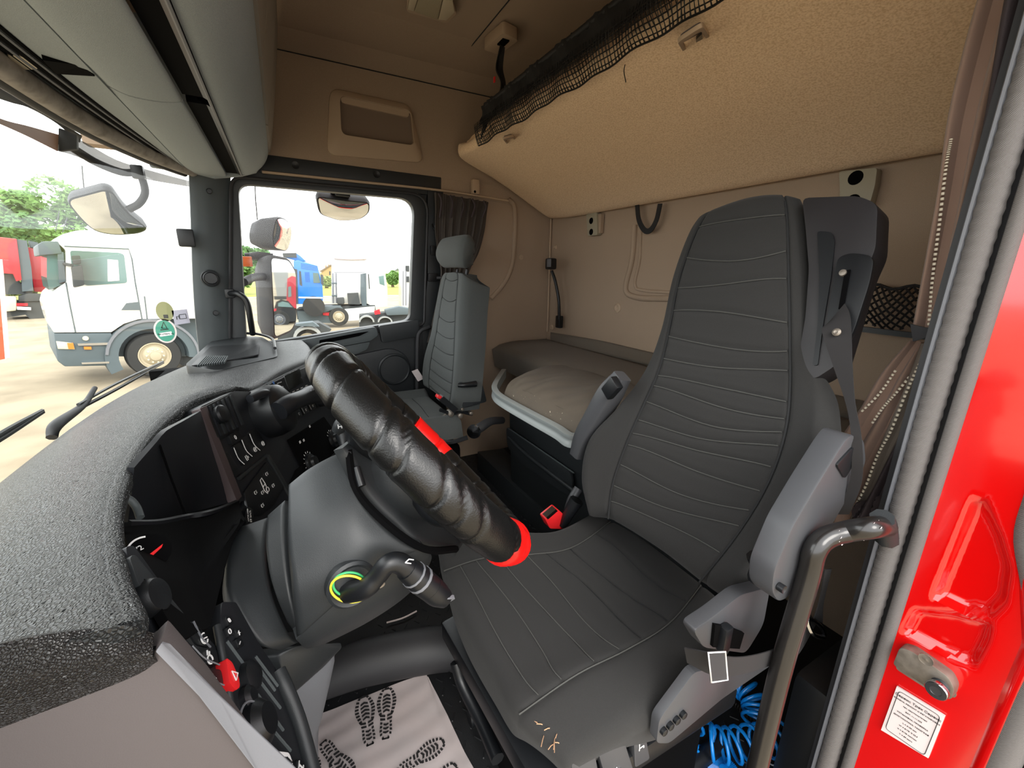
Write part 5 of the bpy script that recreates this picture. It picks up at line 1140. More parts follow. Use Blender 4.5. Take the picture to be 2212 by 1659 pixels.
A = lambda u, v: (RW_(1872, 618, .03).lerp(RW_(1990, 622, .03), u)).lerp(RW_(1850, 702, .03).lerp(RW_(1990, 716, .03), u), v) + V((0, .02 * math.sin(v * 3.1), .006 * math.sin(u * 9)))
for k in range(-6, 9):
    for sg in (1, -1):
        pts = []
        for i in range(13):
            v = i / 12; u = (k / 7) + sg * v * .75 + (0 if sg > 0 else .3)
            if 0 <= u <= 1: pts.append(A(u, v) + V((0, .002 * sg, 0)))
        if len(pts) > 1: pr.append(sweep(pts, .0028, 5))
stuff(multi('net_cords', pr, m_net, pk)); tube('top_cord', [A(k / 8, 0) for k in range(9)], .004, m_net, pk, 6)
prism('lower_bar', [RW_(1848, 703, .03), RW_(2010, 722, .03), RW_(2010, 734, .03), RW_(1846, 714, .03)], (0, .015, 0), m_black, pk)
# ---- passenger curtain and rail ----
pc_ = thing('passenger_curtain', 'dark grey-brown curtain bunched beside the passenger window', 'curtain', P(990, 480, x=1.06))
rows = [[P(a, b, x=1.06), P((2 * a + c) / 3, (2 * b + d) / 3, x=1.05), P((a + 2 * c) / 3, (b + 2 * d) / 3, x=1.05), P(c, d, x=1.06)] for a, b, c, d in ((938, 416, 1056, 437), (940, 450, 1052, 462), (940, 500, 1047, 500), (945, 545, 1035, 545), (952, 590, 1015, 585), (945, 640, 1000, 640), (932, 700, 980, 700), (922, 740, 975, 740))]
sheet('cloth', Surf(rows), m_curtgrey, pc_, 110, 40, th=.003, out=(-1, 0, 0), disp=lambda u, v: (.015 - .006 * v) * math.sin(u * 42 + math.sin(v * 5)) + .008 * math.sin(u * 91 + v * 9) * (1 - v))
for k in range(5): tube('pleat_fold', [P(948 + k * 24, 418 + k * 4, x=1.03), P(954 + k * 24, 436 + k * 3, x=1.02), P(950 + k * 23, 470, x=1.03)], .006, m_curtdark, pc_, 6, sm=8)
rl2 = thing('curtain_track', 'thin beige curtain track above the passenger window', 'curtain rail', P(950, 410, x=1.07))
tube('track', [P(566, 371, x=1.075), P(760, 391, x=1.075), P(950, 411, x=1.075), P(1098, 434, x=1.075)], .006, m_beige, rl2, 6, sm=20)
box('track_clip', P(1026, 404, x=1.07), (.03, .045, .075), m_beige, rl2, bev=.010); lathe('clip_hole', P(1026, 414, x=1.052), (-1, 0, 0), [(.007, 0), (.006, .001), (.001, .001)], m_void, rl2, 12)
ba = thing('belt_anchor', 'dark belt anchor with a swivel loop on the passenger door pillar', 'belt anchor', P(940, 600, x=1.08))
prism('anchor_plate', rounded([P(924, 590, x=1.085), P(944, 590, x=1.085), P(944, 608, x=1.085), P(924, 608, x=1.085)], .008, 3), (-.012, 0, 0), m_black, ba, bev=.003)
tube('swivel', [P(944, 600, x=1.07), P(958, 600, x=1.05)], .010, m_rubberb, ba, 8)
hk = thing('curtain_hook', 'small black hook on the passenger door pillar', 'hook', P(936, 490, x=1.08))
tube('hook_wire', [P(934, 484, x=1.08), P(936, 492, x=1.06), P(940, 496, x=1.06), P(939, 486, x=1.06)], .003, m_black, hk, 6, sm=10); box('hook_base', P(936, 541, x=1.08), (.02, .03, .05), m_black, hk, bev=.004)
# small box at the windscreen pillar
sx = thing('toll_sensor', 'small black sensor box stuck beside the windscreen pillar', 'sensor', P(403, 515, x=1.01))
box('sensor_body', P(402, 514, x=1.0), (.03, .055, .07), m_black, sx, bev=.008); tube('sensor_stem', [P(409, 514, x=1.02), P(416, 512, x=1.035)], .006, m_black, sx, 6)
# stickers on the glass
def sticker(px, py, rx, ry, mat, lab, x=.985):
    c = P(px, py, x=x); u = V((0, -1, 0)); v = V((0, 0, 1)); k = (c - CAM).length / 900
    pts = [c + u * (math.cos(t) * rx * k) + v * (math.sin(t) * ry * k) for t in [i * math.pi / 14 for i in range(28)]]
    o = prism('window_sticker', pts, (.001, 0, 0), mat); tag(o, lab, 'sticker'); return o, c, u, v, k
m_olive = M('olive_sticker', '8b8c62', .7); m_teal = M('teal_sticker', '3d8f7a', .6); m_lav = M('grey_sticker', 'a3a2b0', .7)
o, c, u, v, k = sticker(356, 673, 11.5, 16, m_olive, 'oval olive sticker on the windscreen near the pillar')
o2 = mk('print', [c + V((-.0006, 0, 0)) + u * a * k + v * b * k for a, b in ((-3, -11), (3, -11), (3, -5), (-3, -5))], [(0, 1, 2, 3)], m_dark, o)
o, c, u, v, k = sticker(357, 715, 15, 20, m_label, 'oval teal sticker with white rim low on the windscreen')
inn = prism('teal_field', [c + V((-.0006, 0, 0)) + u * (math.cos(t) * 12.5 * k) + v * (math.sin(t) * 17.5 * k) for t in [i * math.pi / 14 for i in range(28)]], (.0004, 0, 0), m_teal, o)
fr_ = (c + V((-.0010, 0, 0)), u, v, V((-1, 0, 0)))
stroke('mark', fr_, [[(-4 * k, 5 * k), (0, 15 * k), (3 * k, 4 * k), (-4 * k, 5 * k)], [(-6 * k, 2 * k), (5 * k, 3 * k)]], .003, m_ink, o)
prism('white_strip', [c + V((-.0010, 0, 0)) + u * a * k + v * b * k for a, b in ((-8, -9), (8, -7), (8, -1), (-8, -3))], (.0004, 0, 0), m_white, o)
text('lettering', '04-LMBM-16', 4 * k, (c + V((-.0016, 0, 0)) - v * 5 * k, u, v, V((-1, 0, 0))), m_ink, o, .0002)
c = P(391, 685, x=.985); k = (c - CAM).length / 900; q = [c + V((0, -a, b)) * k for a, b in ((-11, 11), (10, 13), (11, -10), (-10, -13))]
o = prism('window_sticker', q, (.001, 0, 0), m_lav); tag(o, 'square pale grey sticker with a lorry drawing on the windscreen', 'sticker')
stroke('lorry_drawing', (c + V((-.0008, 0, 0)), V((0, -1, 0)), V((0, 0, 1)), V((-1, 0, 0))), [[(-6 * k, -4 * k), (-6 * k, 1 * k), (-3 * k, 2 * k), (-2 * k, -3 * k)], [(-2 * k, 4 * k), (7 * k, 5 * k), (7 * k, -2 * k), (-2 * k, -3 * k), (-2 * k, 4 * k)]], .0025, m_dark, o)
# ================= OUTSIDE MIRRORS, WIPERS, VISOR =================
def mirror(nm, lab, q, pt, nrm, back, hs=1.06, dome=1):
    nrm = V(nrm).normalized(); t = thing(nm, lab, 'mirror', V(pt)); g = [P(a, b, pl=(V(pt), nrm)) for a, b in q]
    rim_ = rounded(scalepoly(g, hs), .03, 4); gl_ = rounded(g, .025, 4); back = V(back)
    n = len(rim_); rings = [[p - nrm * -.004 for p in rim_], [p - nrm * .015 for p in scalepoly(rim_, 1.03)], [p + back * .6 for p in scalepoly(rim_, .96)], [p + back * .92 for p in scalepoly(rim_, .72)], [p + back for p in scalepoly(rim_, .35)]]
    vs = [p for r in rings for p in r]; fs = [(i * n + k, i * n + (k + 1) % n, (i + 1) * n + (k + 1) % n, (i + 1) * n + k) for i in range(4) for k in range(n)] + [tuple(range(4 * n, 5 * n)), tuple(range(n))[::-1]]
    mk('housing', vs, fs, m_rubberb, t, smooth=True, sharp=50)
    cg = sum(gl_, V()) / len(gl_); cv = [p + nrm * .006 for p in gl_]; md = [p.lerp(cg, .5) + nrm * (.006 + .007 * dome) for p in gl_]
    m = len(gl_); mk('glass', cv + md + [cg + nrm * (.006 + .010 * dome)], [(k, (k + 1) % m, m + (k + 1) % m, m + k) for k in range(m)] + [(m + k, m + (k + 1) % m, 2 * m) for k in range(m)], m_mirror, t, smooth=True, sharp=80)
    return t
mm = mirror('wing_mirror', 'tall black wing mirror outside the passenger window', [(584, 557), (622, 563), (637, 590), (638, 690), (628, 712), (592, 728), (588, 640)], (1.47, .0, 1.1), (-.62, -.78, -.02), (.12, .10, 0), dome=0)
tube('bracket', [P(530, 555, x=1.5), P(560, 552, x=1.5), P(590, 556, x=1.5)], .02, m_rubberb, mm, 8); box('indicator', P(533, 565, x=1.42), (.02, .05, .05), M('orange_lens', 'e0703a', .3), mm, bev=.004)
mirror('wide_angle_mirror', 'round-backed black wide-angle mirror above the wing mirror', [(596, 472), (612, 472), (627, 488), (627, 515), (618, 542), (590, 534), (588, 505)], (1.45, -.0, 1.42), (-.72, -.66, -.2), (.10, .13, .0))
m3 = mirror('kerb_mirror', 'wide kerb mirror hanging outside the top of the passenger window', [(686, 424), (740, 432), (796, 437), (795, 458), (776, 472), (735, 475), (693, 461)], (1.32, -.28, 1.52), (-.62, .0, -.785), (.05, 0, .06))
box('hanger', P(738, 420, x=1.25), (.10, .07, .03), m_black, m3, bev=.005)
m4 = mirror('front_mirror', 'large front blind-spot mirror hanging outside the windscreen', [(146, 432), (225, 411), (243, 416), (270, 455), (316, 492), (298, 501), (250, 505), (205, 497), (176, 470)], (1.12, .57, 1.48), (-.80, -.10, -.58), (.05, .01, .05))
tube('arm', [P(140, 308, x=.95), P(165, 325, x=1.0), P(210, 352, x=1.05), P(262, 372, x=1.08), P(298, 374, x=1.1), P(309, 392, x=1.12), P(313, 418, x=1.12), P(300, 440, x=1.13), P(278, 452, x=1.14)], .014, m_rubberb, m4, 8, sm=40)
box('arm_clamp', P(298, 372, x=1.09), (.03, .04, .05), m_black, m4, bev=.006)
def wiper(lab, arm, blade, y):
    t = thing('windscreen_wiper', lab, 'wiper', P(*arm[0], y=y))
    if len(arm) > 1: tube('arm', [P(a, b, y=y) for a, b in arm], [.012, .014, .009, .007][:len(arm)], m_rubberb, t, 8, sm=20)
    a, b = blade; tube('blade', [P(*a, y=y), P((a[0] + b[0]) / 2, (a[1] + b[1]) / 2 + 2, y=y), P(*b, y=y)], .006, m_black, t, 6, sm=12)
    tube('blade_carrier', [P(a[0] + 4, a[1] - 12, y=y), P((a[0] + b[0]) / 2, (a[1] + b[1]) / 2 - 10, y=y), P(b[0], b[1] - 3, y=y)], .005, m_dark, t, 6, sm=12)
wiper('nearer black wiper resting along the windscreen base', [(112, 945), (122, 918), (180, 875), (205, 838)], ((165, 886), (352, 784)), .575)
wiper('wiper tip entering at the left edge of the windscreen', [(-60, 990)], ((-60, 985), (91, 890)), .575)
ov = thing('outside_visor', 'brown and pale translucent sun visor outside the windscreen top', 'sun visor', P(60, 280, y=.62))
m_visb = M('brown_acrylic', 'a06a45', .5); m_visw = M('pale_acrylic', '9d9895', .4, alpha=.7)
def vrow(q): return [P(a, b, x=x) for a, b, x in q]
sheet('brown_panel', Surf([vrow([(-120, 205, .2), (0, 256, .5), (60, 272, .7), (124, 290, .9)]), vrow([(-120, 215, .2), (0, 268, .5), (60, 295, .7), (122, 326, .9)])]), m_visb, ov, 16, 3, th=.003)
sheet('pale_panel', Surf([vrow([(124, 312, .9), (165, 300, 1.0), (250, 345, 1.1), (330, 370, 1.15), (412, 392, 1.17)]), vrow([(124, 326, .9), (165, 338, 1.0), (250, 372, 1.1), (330, 390, 1.15), (412, 404, 1.17)])]), m_visw, ov, 20, 3, th=.003)
sheet('dark_top_edge', Surf([vrow([(-120, 120, .2), (0, 178, .5), (60, 210, .7), (130, 262, .9), (170, 290, 1.0)]), vrow([(-120, 160, .2), (0, 214, .5), (60, 232, .7), (124, 268, .9), (165, 305, 1.0)])]), m_rubberb, ov, 16, 3, th=.01)
prism('visor_bracket', [P(126, 275, x=.9), P(165, 290, x=.93), P(166, 322, x=.93), P(124, 326, x=.9)], (.02, 0, 0), m_rubberb, ov, bev=.004)
# ================= OUTSIDE =================
GZ = -1.25
gr = root('ground')
m_sand = M('packed_sand', '9c8e76', .95, bump=(3, .6), var=(.9, '857862'))
m_grass = M('meadow_grass', '8c9a3c', .95, bump=(6, .8), var=(.35, '7d7f36'))
mk('yard', [V((-60, -70, GZ)), V((41, -70, GZ)), V((41, 60, GZ)), V((-60, 60, GZ))], [(0, 1, 2, 3)], m_sand, gr)
mk('meadow', [V((41, -160, GZ + .02)), V((260, -160, GZ + .02)), V((260, 160, GZ + .02)), V((41, 160, GZ + .02))], [(0, 1, 2, 3)], m_grass, gr)
m_wpaint = M('white_truck_paint', 'd8d8d2', .25, coat=.5); m_gpl = M('grey_truck_plastic', '4d585c', .6, bump=(40, .2)); m_tglass = M('teal_truck_glass', '52706c', .08, spec=.8)
m_tyre = M('tyre_rubber', '2e2e2d', .9, bump=(60, .3)); m_rimp = M('cream_rim_paint', 'a79c84', .5); m_redt = M('red_truck_paint', 'b01f2c', .35, coat=.3); m_bluet = M('blue_truck_paint', '1767b5', .3, coat=.4)
m_chas = M('chassis_grey', '3c3f3f', .8, bump=(30, .5)); m_amber = M('amber_lens', 'd9782c', .3); m_cream = M('headlight_glass', 'c9c2a8', .15); m_tail = M('red_lens', 'c8202c', .3)
def facing(pt, nrm):
    nrm = V(nrm).normalized(); pt = V(pt)
    def f(px, py, d=0): return P(px, py, pl=(pt + nrm * d, nrm))
    def pr_(name, q, dep, mat, par, d=0, bev=0, r=0):
        pts = [f(a, b, d) for a, b in q]
        if r: pts = rounded(pts, r, 4)
        return prism(name, pts, nrm * -dep, mat, par, bev=bev)
    return f, pr_, nrm
def wheel(par, c, n, r=.5, dual=False, rimmat=None):
    n = V(n).normalized(); lathe('tyre', c, n, [(r * .60, -.32), (r * .96, -.31), (r, -.25), (r, -.06), (r * .95, 0), (r * .62, .01), (r * .58, -.03)], m_tyre, par, 36)
    rm = lathe('rim', c, n, [(r * .60, -.04), (r * .60, .012), (r * .56, .014), (r * .52, -.02), (r * .44, -.03), (r * .40, .0), (r * .34, .02), (r * .22, .05), (r * .20, .09), (r * .10, .10), (.001, .10)], rimmat or m_rimp, par, 32)
    u = n.orthogonal().normalized(); w = n.cross(u)
    for k in range(10):
        a = k * math.pi / 5; lathe('wheel_nut', c + (u * math.cos(a) + w * math.sin(a)) * r * .30 + n * .02, n, [(r * .045, 0), (r * .04, .03), (.001, .035)], m_cream, rm, 8)
# ---- white truck straight ahead ----
tb = P(336, 817, z=GZ); th_ = V((-.36, .93, 0)).normalized(); tn = V((-.93, -.36, 0)).normalized()
f, pr_, tn = facing(tb, tn)
wt = thing('white_truck', 'white lorry cab parked side-on beyond the windscreen', 'truck', tb)
body = [(141, 540), (142, 610), (125, 622), (104, 640), (98, 662), (108, 700), (116, 719), (241, 718), (268, 700), (300, 690), (470, 688), (470, 490), (250, 494), (165, 498), (135, 506), (118, 520)]
pr_('cab_body', body, 2.4, m_wpaint, wt, bev=.03)
pr_('windscreen', [(101, 548), (141, 546), (142, 612), (106, 626), (101, 600)], 2.2, m_tglass, wt, -.08)
pr_('front_pillar', [(124, 546), (137, 544), (142, 608), (128, 612)], .1, m_gpl, wt, .0)
pr_('sun_visor', [(81, 528), (92, 521), (126, 521), (135, 548), (84, 552)], 2.2, m_gpl, wt, .02, .03)
pr_('side_window', [(151, 541), (258, 546), (268, 550), (275, 611), (186, 617), (158, 600)], .03, m_tglass, wt, .015, 0, .05)
pr_('seat_curtain', [(232, 560), (255, 562), (258, 606), (233, 608)], .01, m_wpaint, wt, .022)
for q in ([(139, 532), (278, 538), (285, 560), (292, 610), (307, 691)], [(142, 610), (152, 665), (163, 718)], [(312, 640), (318, 690)]): tube('door_gap', [f(a, b, .004) for a, b in q], .012, m_gpl, wt, 5)
pr_('door_handle', [(262, 670), (273, 655), (300, 652), (302, 670)], .03, m_gpl, wt, .012)
wm = pr_('door_mirror', [(155, 576), (178, 572), (183, 616), (160, 622)], .2, m_chas, wt, .28, .03); pr_('small_mirror', [(155, 552), (173, 551), (176, 570), (160, 572)], .2, m_chas, wt, .28, .03)
tube('mirror_arm', [f(139, 570, 0), f(155, 573, .25)], .03, m_chas, wt, 6)
pr_('lower_fairing', [(116, 720), (241, 719), (246, 740), (243, 790), (140, 792), (124, 780)], 2.3, m_gpl, wt, -.01, .03)
pr_('headlight', [(121, 737), (158, 741), (162, 755), (125, 754)], .05, m_cream, wt, .02, .01); pr_('corner_lamp', [(145, 741), (158, 741), (161, 754), (148, 754)], .05, m_amber, wt, .035)
pr_('chrome_strip', [(167, 742), (234, 740), (234, 745), (169, 747)], .04, m_chrome, wt, .03); pr_('chrome_strip', [(176, 783), (236, 781), (236, 785), (177, 787)], .04, m_chrome, wt, .03)
pr_('side_marker', [(181, 749), (197, 749), (198, 755), (182, 755)], .03, m_amber, wt, .03); lathe('badge', f(185, 731, .0), tn, [(.05, 0), (.04, .03), (.001, .03)], m_cream, wt, 16)
# wheel arch
wc = f(336, 769, 0); u_ = th_; w_ = V((0, 0, 1))
def arch(name, r0, r1, a0, a1, dep, mat, par, c, d=0, n=20):
    o = [c + tn * d + (u_ * math.cos(math.radians(a0 + (a1 - a0) * k / n)) + w_ * math.sin(math.radians(a0 + (a1 - a0) * k / n))) * r1 for k in range(n + 1)]
    i_ = [c + tn * d + (u_ * math.cos(math.radians(a0 + (a1 - a0) * k / n)) + w_ * math.sin(math.radians(a0 + (a1 - a0) * k / n))) * r0 for k in range(n + 1)]
    return prism(name, o + i_[::-1], tn * -dep, mat, par)
arch('wheel_arch', .62, .84, -20, 190, .5, m_gpl, wt, wc, .02); arch('arch_rim', .78, .83, 10, 190, .5, m_grey, wt, wc, .05)
pr_('arch_infill', [(241, 719), (268, 700), (300, 690), (430, 688), (430, 760), (400, 770), (243, 770)], .3, m_gpl, wt, -.35)
wheel(wt, wc + tn * -.06, tn, .5)
pr_('chassis', [(395, 700), (520, 700), (520, 770), (395, 790)], 1.2, m_chas, wt, -.4)
for a_, b_ in (((210, 482), (222, 440)), ((163, 500), (176, 470))): tube('roof_aerial', [f(135, 503, -.3), f(145 + (a_[0] - 163) * .3, 470, -.3)] if a_[0] < 200 else [f(120, 500, -1.0), f(128, 455, -1.0)], .008, m_chas, wt, 4)
# ---- red trucks at the left ----
rbp = P(60, 690, z=GZ); f2, p2, n2 = facing(rbp, CAM - rbp + V((0, 0, -2.5)))
rt = thing('red_truck', 'faded red lorry cab with dark side fairing at the left edge', 'truck', rbp)
p2('cab_side', [(-60, 512), (0, 512), (36, 516), (43, 570), (47, 605), (35, 608), (28, 592), (0, 590), (-60, 590)], 2.0, m_redt, rt, 0, .03)
p2('side_fairing', [(36, 517), (58, 520), (68, 580), (72, 628), (48, 630), (46, 600)], 2.0, m_gpl, rt, -.1)
p2('engine_area', [(-60, 592), (30, 592), (45, 612), (70, 620), (70, 636), (-60, 636)], 1.8, m_chas, rt, -.3)
p2('fuel_tank', [(5, 640), (36, 640), (36, 672), (8, 674)], .7, m_cream, rt, .1, .1)
wheel(rt, f2(-30, 665, -.1), n2, .5)
rt2 = thing('red_truck', 'bright red lorry rear behind the white truck, with a number plate', 'truck', rbp + V((0, -2, 0)))
p2('cab_back', [(58, 533), (90, 540), (104, 560), (104, 632), (74, 630), (66, 580)], 2.0, m_redt, rt2, -1.2, .03)
p2('roof_fairing', [(62, 520), (82, 524), (84, 536), (66, 534)], 1.5, m_gpl, rt2, -1.1)
p2('mudguard', [(40, 640), (60, 634), (94, 636), (100, 650), (40, 652)], .7, m_chas, rt2, -.1, .03)
p2('chassis', [(32, 652), (110, 652), (112, 690), (66, 690), (55, 680), (14, 686), (12, 674), (32, 672)], 1.6, m_chas, rt2, -.2)
p2('tail_lamp', [(33, 655), (60, 655), (60, 661), (33, 661)], .05, m_tail, rt2, .02); pl_ = p2('number_plate', [(36, 662), (67, 664), (67, 670), (37, 669)], .03, m_white, rt2, .02)
wheel(rt2, f2(92, 672, -.8), n2, .5)
# orange board at the left edge
ob = thing('orange_board', 'orange-red panel with a pale edge at the left edge of the view', 'panel', P(5, 700, x=4.5))
prism('board', [P(-60, 560, x=4.5), P(-2, 590, x=4.5), P(12, 775, x=4.5), P(-60, 790, x=4.5)], (.05, 0, 0), M('orange_red_paint', 'd4491f', .5), ob); prism('pale_edge', [P(-3, 560, x=4.49), P(1, 600, x=4.49), P(14, 775, x=4.49), P(11, 777, x=4.49), P(-3, 600, x=4.49)], (.06, 0, 0), m_label, ob)
# ---- yard behind the side window ----
bb = P(668, 712, z=GZ); f3, p3, n3 = facing(bb, CAM - bb + V((0, 0, -2.5)))
bt = thing('blue_truck', 'bright blue lorry cab with a roof spoiler seen past the wing mirror', 'truck', bb)
p3('cab_body', [(634, 657), (634, 563), (645, 562), (686, 574), (690, 590), (696, 612), (698, 640), (697, 657)], 2.2, m_bluet, bt, 0, .03)
p3('roof_spoiler', [(612, 548), (640, 547), (648, 552), (662, 565), (640, 563), (614, 556)], 1.8, m_bluet, bt, -.05, .02); p3('spoiler_top', [(610, 547), (640, 546), (641, 556), (612, 556)], 1.8, m_chas, bt, .02)
p3('side_window', [(676, 589), (688, 590), (692, 611), (677, 611)], .03, m_tglass, bt, .02); p3('side_vent', [(646, 585), (650, 586), (653, 618), (647, 615)], .03, m_chas, bt, .02)
p3('white_stripe', [(645, 641), (697, 642), (697, 645), (645, 644)], .02, m_white, bt, .02); p3('dark_fairing', [(634, 580), (642, 582), (644, 657), (634, 657)], .1, m_chas, bt, .03)
p3('panel_groove', [(658, 588), (668, 588), (670, 609), (660, 609)], .01, M('darker_blue_paint', '12549a', .4), bt, .01)
p3('door_mirror', [(692, 592), (698, 594), (699, 616), (694, 614)], .1, m_chas, bt, .25, .02); arch2 = lathe('wheel', f3(678, 662, .0), n3, [(.42, -.3), (.42, 0), (.2, .02), (.001, .03)], m_tyre, bt, 24)
for k in range(4): p3('roof_rib', [(650, 569 + k * 3.2), (686, 575 + k * 3), (686, 576 + k * 3), (650, 570.2 + k * 3.2)], .01, MATS['darker_blue_paint'], bt, .01)
wb = P(760, 706, z=GZ); f4, p4, n4 = facing(wb, CAM - wb + V((0, 0, -2.5)))
w2 = thing('white_tractor_unit', 'white tractor unit with a bare chassis in the middle of the side window', 'truck', wb)
p4('cab_back', [(716, 655), (716, 556), (790, 556), (792, 656)], 1.5, m_wpaint, w2, -.3, .02)
p4('cab_side', [(792, 656), (790, 560), (815, 566), (832, 590), (837, 625), (837, 662), (810, 664)], 1.8, m_wpaint, w2, -.4, .02)
p4('side_fairing', [(779, 592), (791, 590), (792, 661), (782, 660), (779, 640)], .4, m_gpl, w2, -.1); tube('roof_bar', [f4(722, 556, -.2), f4(760, 558, -.2), f4(791, 557, -.2)], .08, m_label, w2, 8)
p4('side_window', [(818, 597), (829, 595), (831, 617), (820, 613)], .03, m_tglass, w2, -.38); p4('vent_slot', [(795, 592), (797, 592), (799, 624), (797, 624)], .03, m_chas, w2, -.38); p4('cab_back_line', [(722, 588), (788, 588), (788, 589), (722, 589)], .03, m_grey, w2, -.28)
for x_ in (719, 726): tube('exhaust_ladder', [f4(x_, 590, -.2), f4(x_ + 1, 655, -.2)], .025, m_grey, w2, 5)
for y_ in (612, 639): tube('ladder_rung', [f4(717, y_, -.15), f4(728, y_, -.15)], .035, m_gpl, w2, 5)
p4('engine_block', [(750, 634), (774, 633), (778, 658), (752, 657)], .5, m_chas, w2, .1); p4('air_tank', [(727, 644), (743, 643), (744, 657), (728, 657)], .4, m_chas, w2, .1, .05)
p4('chassis', [(640, 668), (690, 662), (810, 660), (812, 672), (715, 676), (690, 690), (642, 690)], 1.2, m_chas, w2, -.1)
p4('side_skirt', [(744, 668), (810, 662), (808, 690), (746, 694)], .3, m_wpaint, w2, .1, .02); p4('mudguard', [(690, 672), (700, 662), (735, 660), (745, 672), (742, 676), (722, 668), (700, 676)], .6, m_gpl, w2, .15, .03)
p4('rear_panel', [(642, 672), (720, 672), (718, 698), (645, 696)], .1, m_gpl, w2, .0); p4('tail_lamp', [(697, 675), (714, 675), (713, 682), (698, 681)], .05, m_tail, w2, .06)
wheel(w2, f4(732, 684, .15), n4, .40)
w3 = thing('white_tractor_unit', 'white tractor unit cut off by the rear edge of the side window', 'truck', wb + V((0, -3, 0)))
p4('cab_back', [(870, 565), (900, 568), (900, 665), (868, 662)], 1.5, m_wpaint, w3, -.8, .02)
for y_ in (574, 597): p4('rear_lamp', [(876, y_), (884, y_), (884, y_ + 13), (876, y_ + 12)], .03, m_chas, w3, -.7)
for x_ in (871, 877): tube('ladder_rail', [f4(x_, 585, -.6), f4(x_, 660, -.6)], .025, m_grey, w3, 5)
w4 = thing('bare_chassis', 'grey truck chassis with round mudguards low in the side window', 'truck chassis', P(800, 715, z=GZ))
nb_ = P(790, 720, z=GZ); f5, p5, n5 = facing(nb_, CAM - nb_ + V((0, 0, -2.5)))
def mudg(par, cx_, cy_, w, h, pr5, mat, d): pr5('mudguard', [(cx_ + w * math.cos(math.radians(a)), cy_ - h * math.sin(math.radians(a))) for a in range(0, 181, 15)] + [(cx_ + w * .8 * math.cos(math.radians(a)), cy_ - h * .8 * math.sin(math.radians(a))) for a in range(180, -1, -15)], .7, mat, par, d)
m_pale = M('pale_grey_plastic', '8d8f8c', .6, bump=(20, .4))
mudg(w4, 792, 696, 17, 14, p5, m_pale, 0); mudg(w4, 832, 696, 16, 12, p5, m_pale, 0); p5('frame_rail', [(776, 682), (900, 668), (900, 690), (860, 700), (776, 706)], .8, m_chas, w4, -.3)
p5('coupling', [(808, 672), (820, 668), (822, 678), (810, 680)], .2, m_tail, w4, .05); p5('fifth_wheel', [(830, 670), (862, 662), (895, 668), (880, 680), (836, 682)], .5, m_gpl, w4, .0, .05)
nb2 = P(655, 760, z=GZ); f6, p6, n6 = facing(nb2, CAM - nb2 + V((0, 0, -2.5)))
w5 = thing('bare_chassis', 'grey truck chassis with a large pale mudguard beside the wing mirror', 'truck chassis', nb2)
mudg(w5, 665, 732, 32, 26, p6, m_pale, 0); wheel(w5, f6(665, 738, -.2), n6, .45); p6('frame_rail', [(600, 706), (690, 698), (716, 712), (700, 730), (600, 740)], .8, m_chas, w5, -.4); p6('rail_pipe', [(640, 700), (676, 696), (690, 706), (640, 704)], .4, m_gpl, w5, .1)
# houses, hedge, trees
m_brick = M('ochre_house_wall', 'a8875c', .9); m_roof = M('brown_roof', '6d5a4a', .8); m_ghouse = M('pale_house_wall', 'a3ab9c', .9); m_groof = M('grey_roof', '6b6f70', .8)
def house(lab, q, roofq, base, wmat, rmat, ch):
    b = V(base); f_, p_, n_ = facing(b, CAM - b + V((0, 0, -2.5))); t = thing('house', lab, 'house', b)
    p_('wall', q, 6, wmat, t); p_('roof', roofq, 6.5, rmat, t, .3)
    for c_ in ch: p_('chimney', [(c_[0] - 1.5, c_[1]), (c_[0] + 1.5, c_[1]), (c_[0] + 1.5, c_[1] + 6), (c_[0] - 1.5, c_[1] + 6)], 1, wmat, t, -2)
    return t, p_
h1, ph = house('ochre house with chimneys behind the blue and white trucks', [(694, 585), (714, 573), (718, 574), (718, 600), (694, 600)], [(690, 586), (714, 571), (720, 572), (720, 575), (714, 574), (693, 588)], P(706, 606, z=GZ + .05) + V((10, 0, 0)), m_brick, m_roof, ((704, 573), (710, 571)))
ph('window', [(711, 586), (714, 586), (714, 594), (711, 594)], .2, m_chas, h1, .1)
h2_, ph = house('pale house with a grey gable behind the tree', [(848, 588), (859, 581), (866, 587), (866, 606), (848, 606)], [(846, 589), (859, 579), (868, 588), (867, 590), (859, 582), (848, 591)], P(858, 606, z=GZ + .05) + V((15, -3, 0)), m_ghouse, m_groof, ((849, 583),))
m_leaf = [M('tree_leaves_a', '5d7f3e', .8, var=(.8, '6f8f4c')), M('tree_leaves_b', '7f8f56', .8, var=(.8, '99a060')), M('tree_leaves_c', '46683a', .8, var=(.8, '55763f'))]
m_bark = M('bark', '5a4a3a', .9)
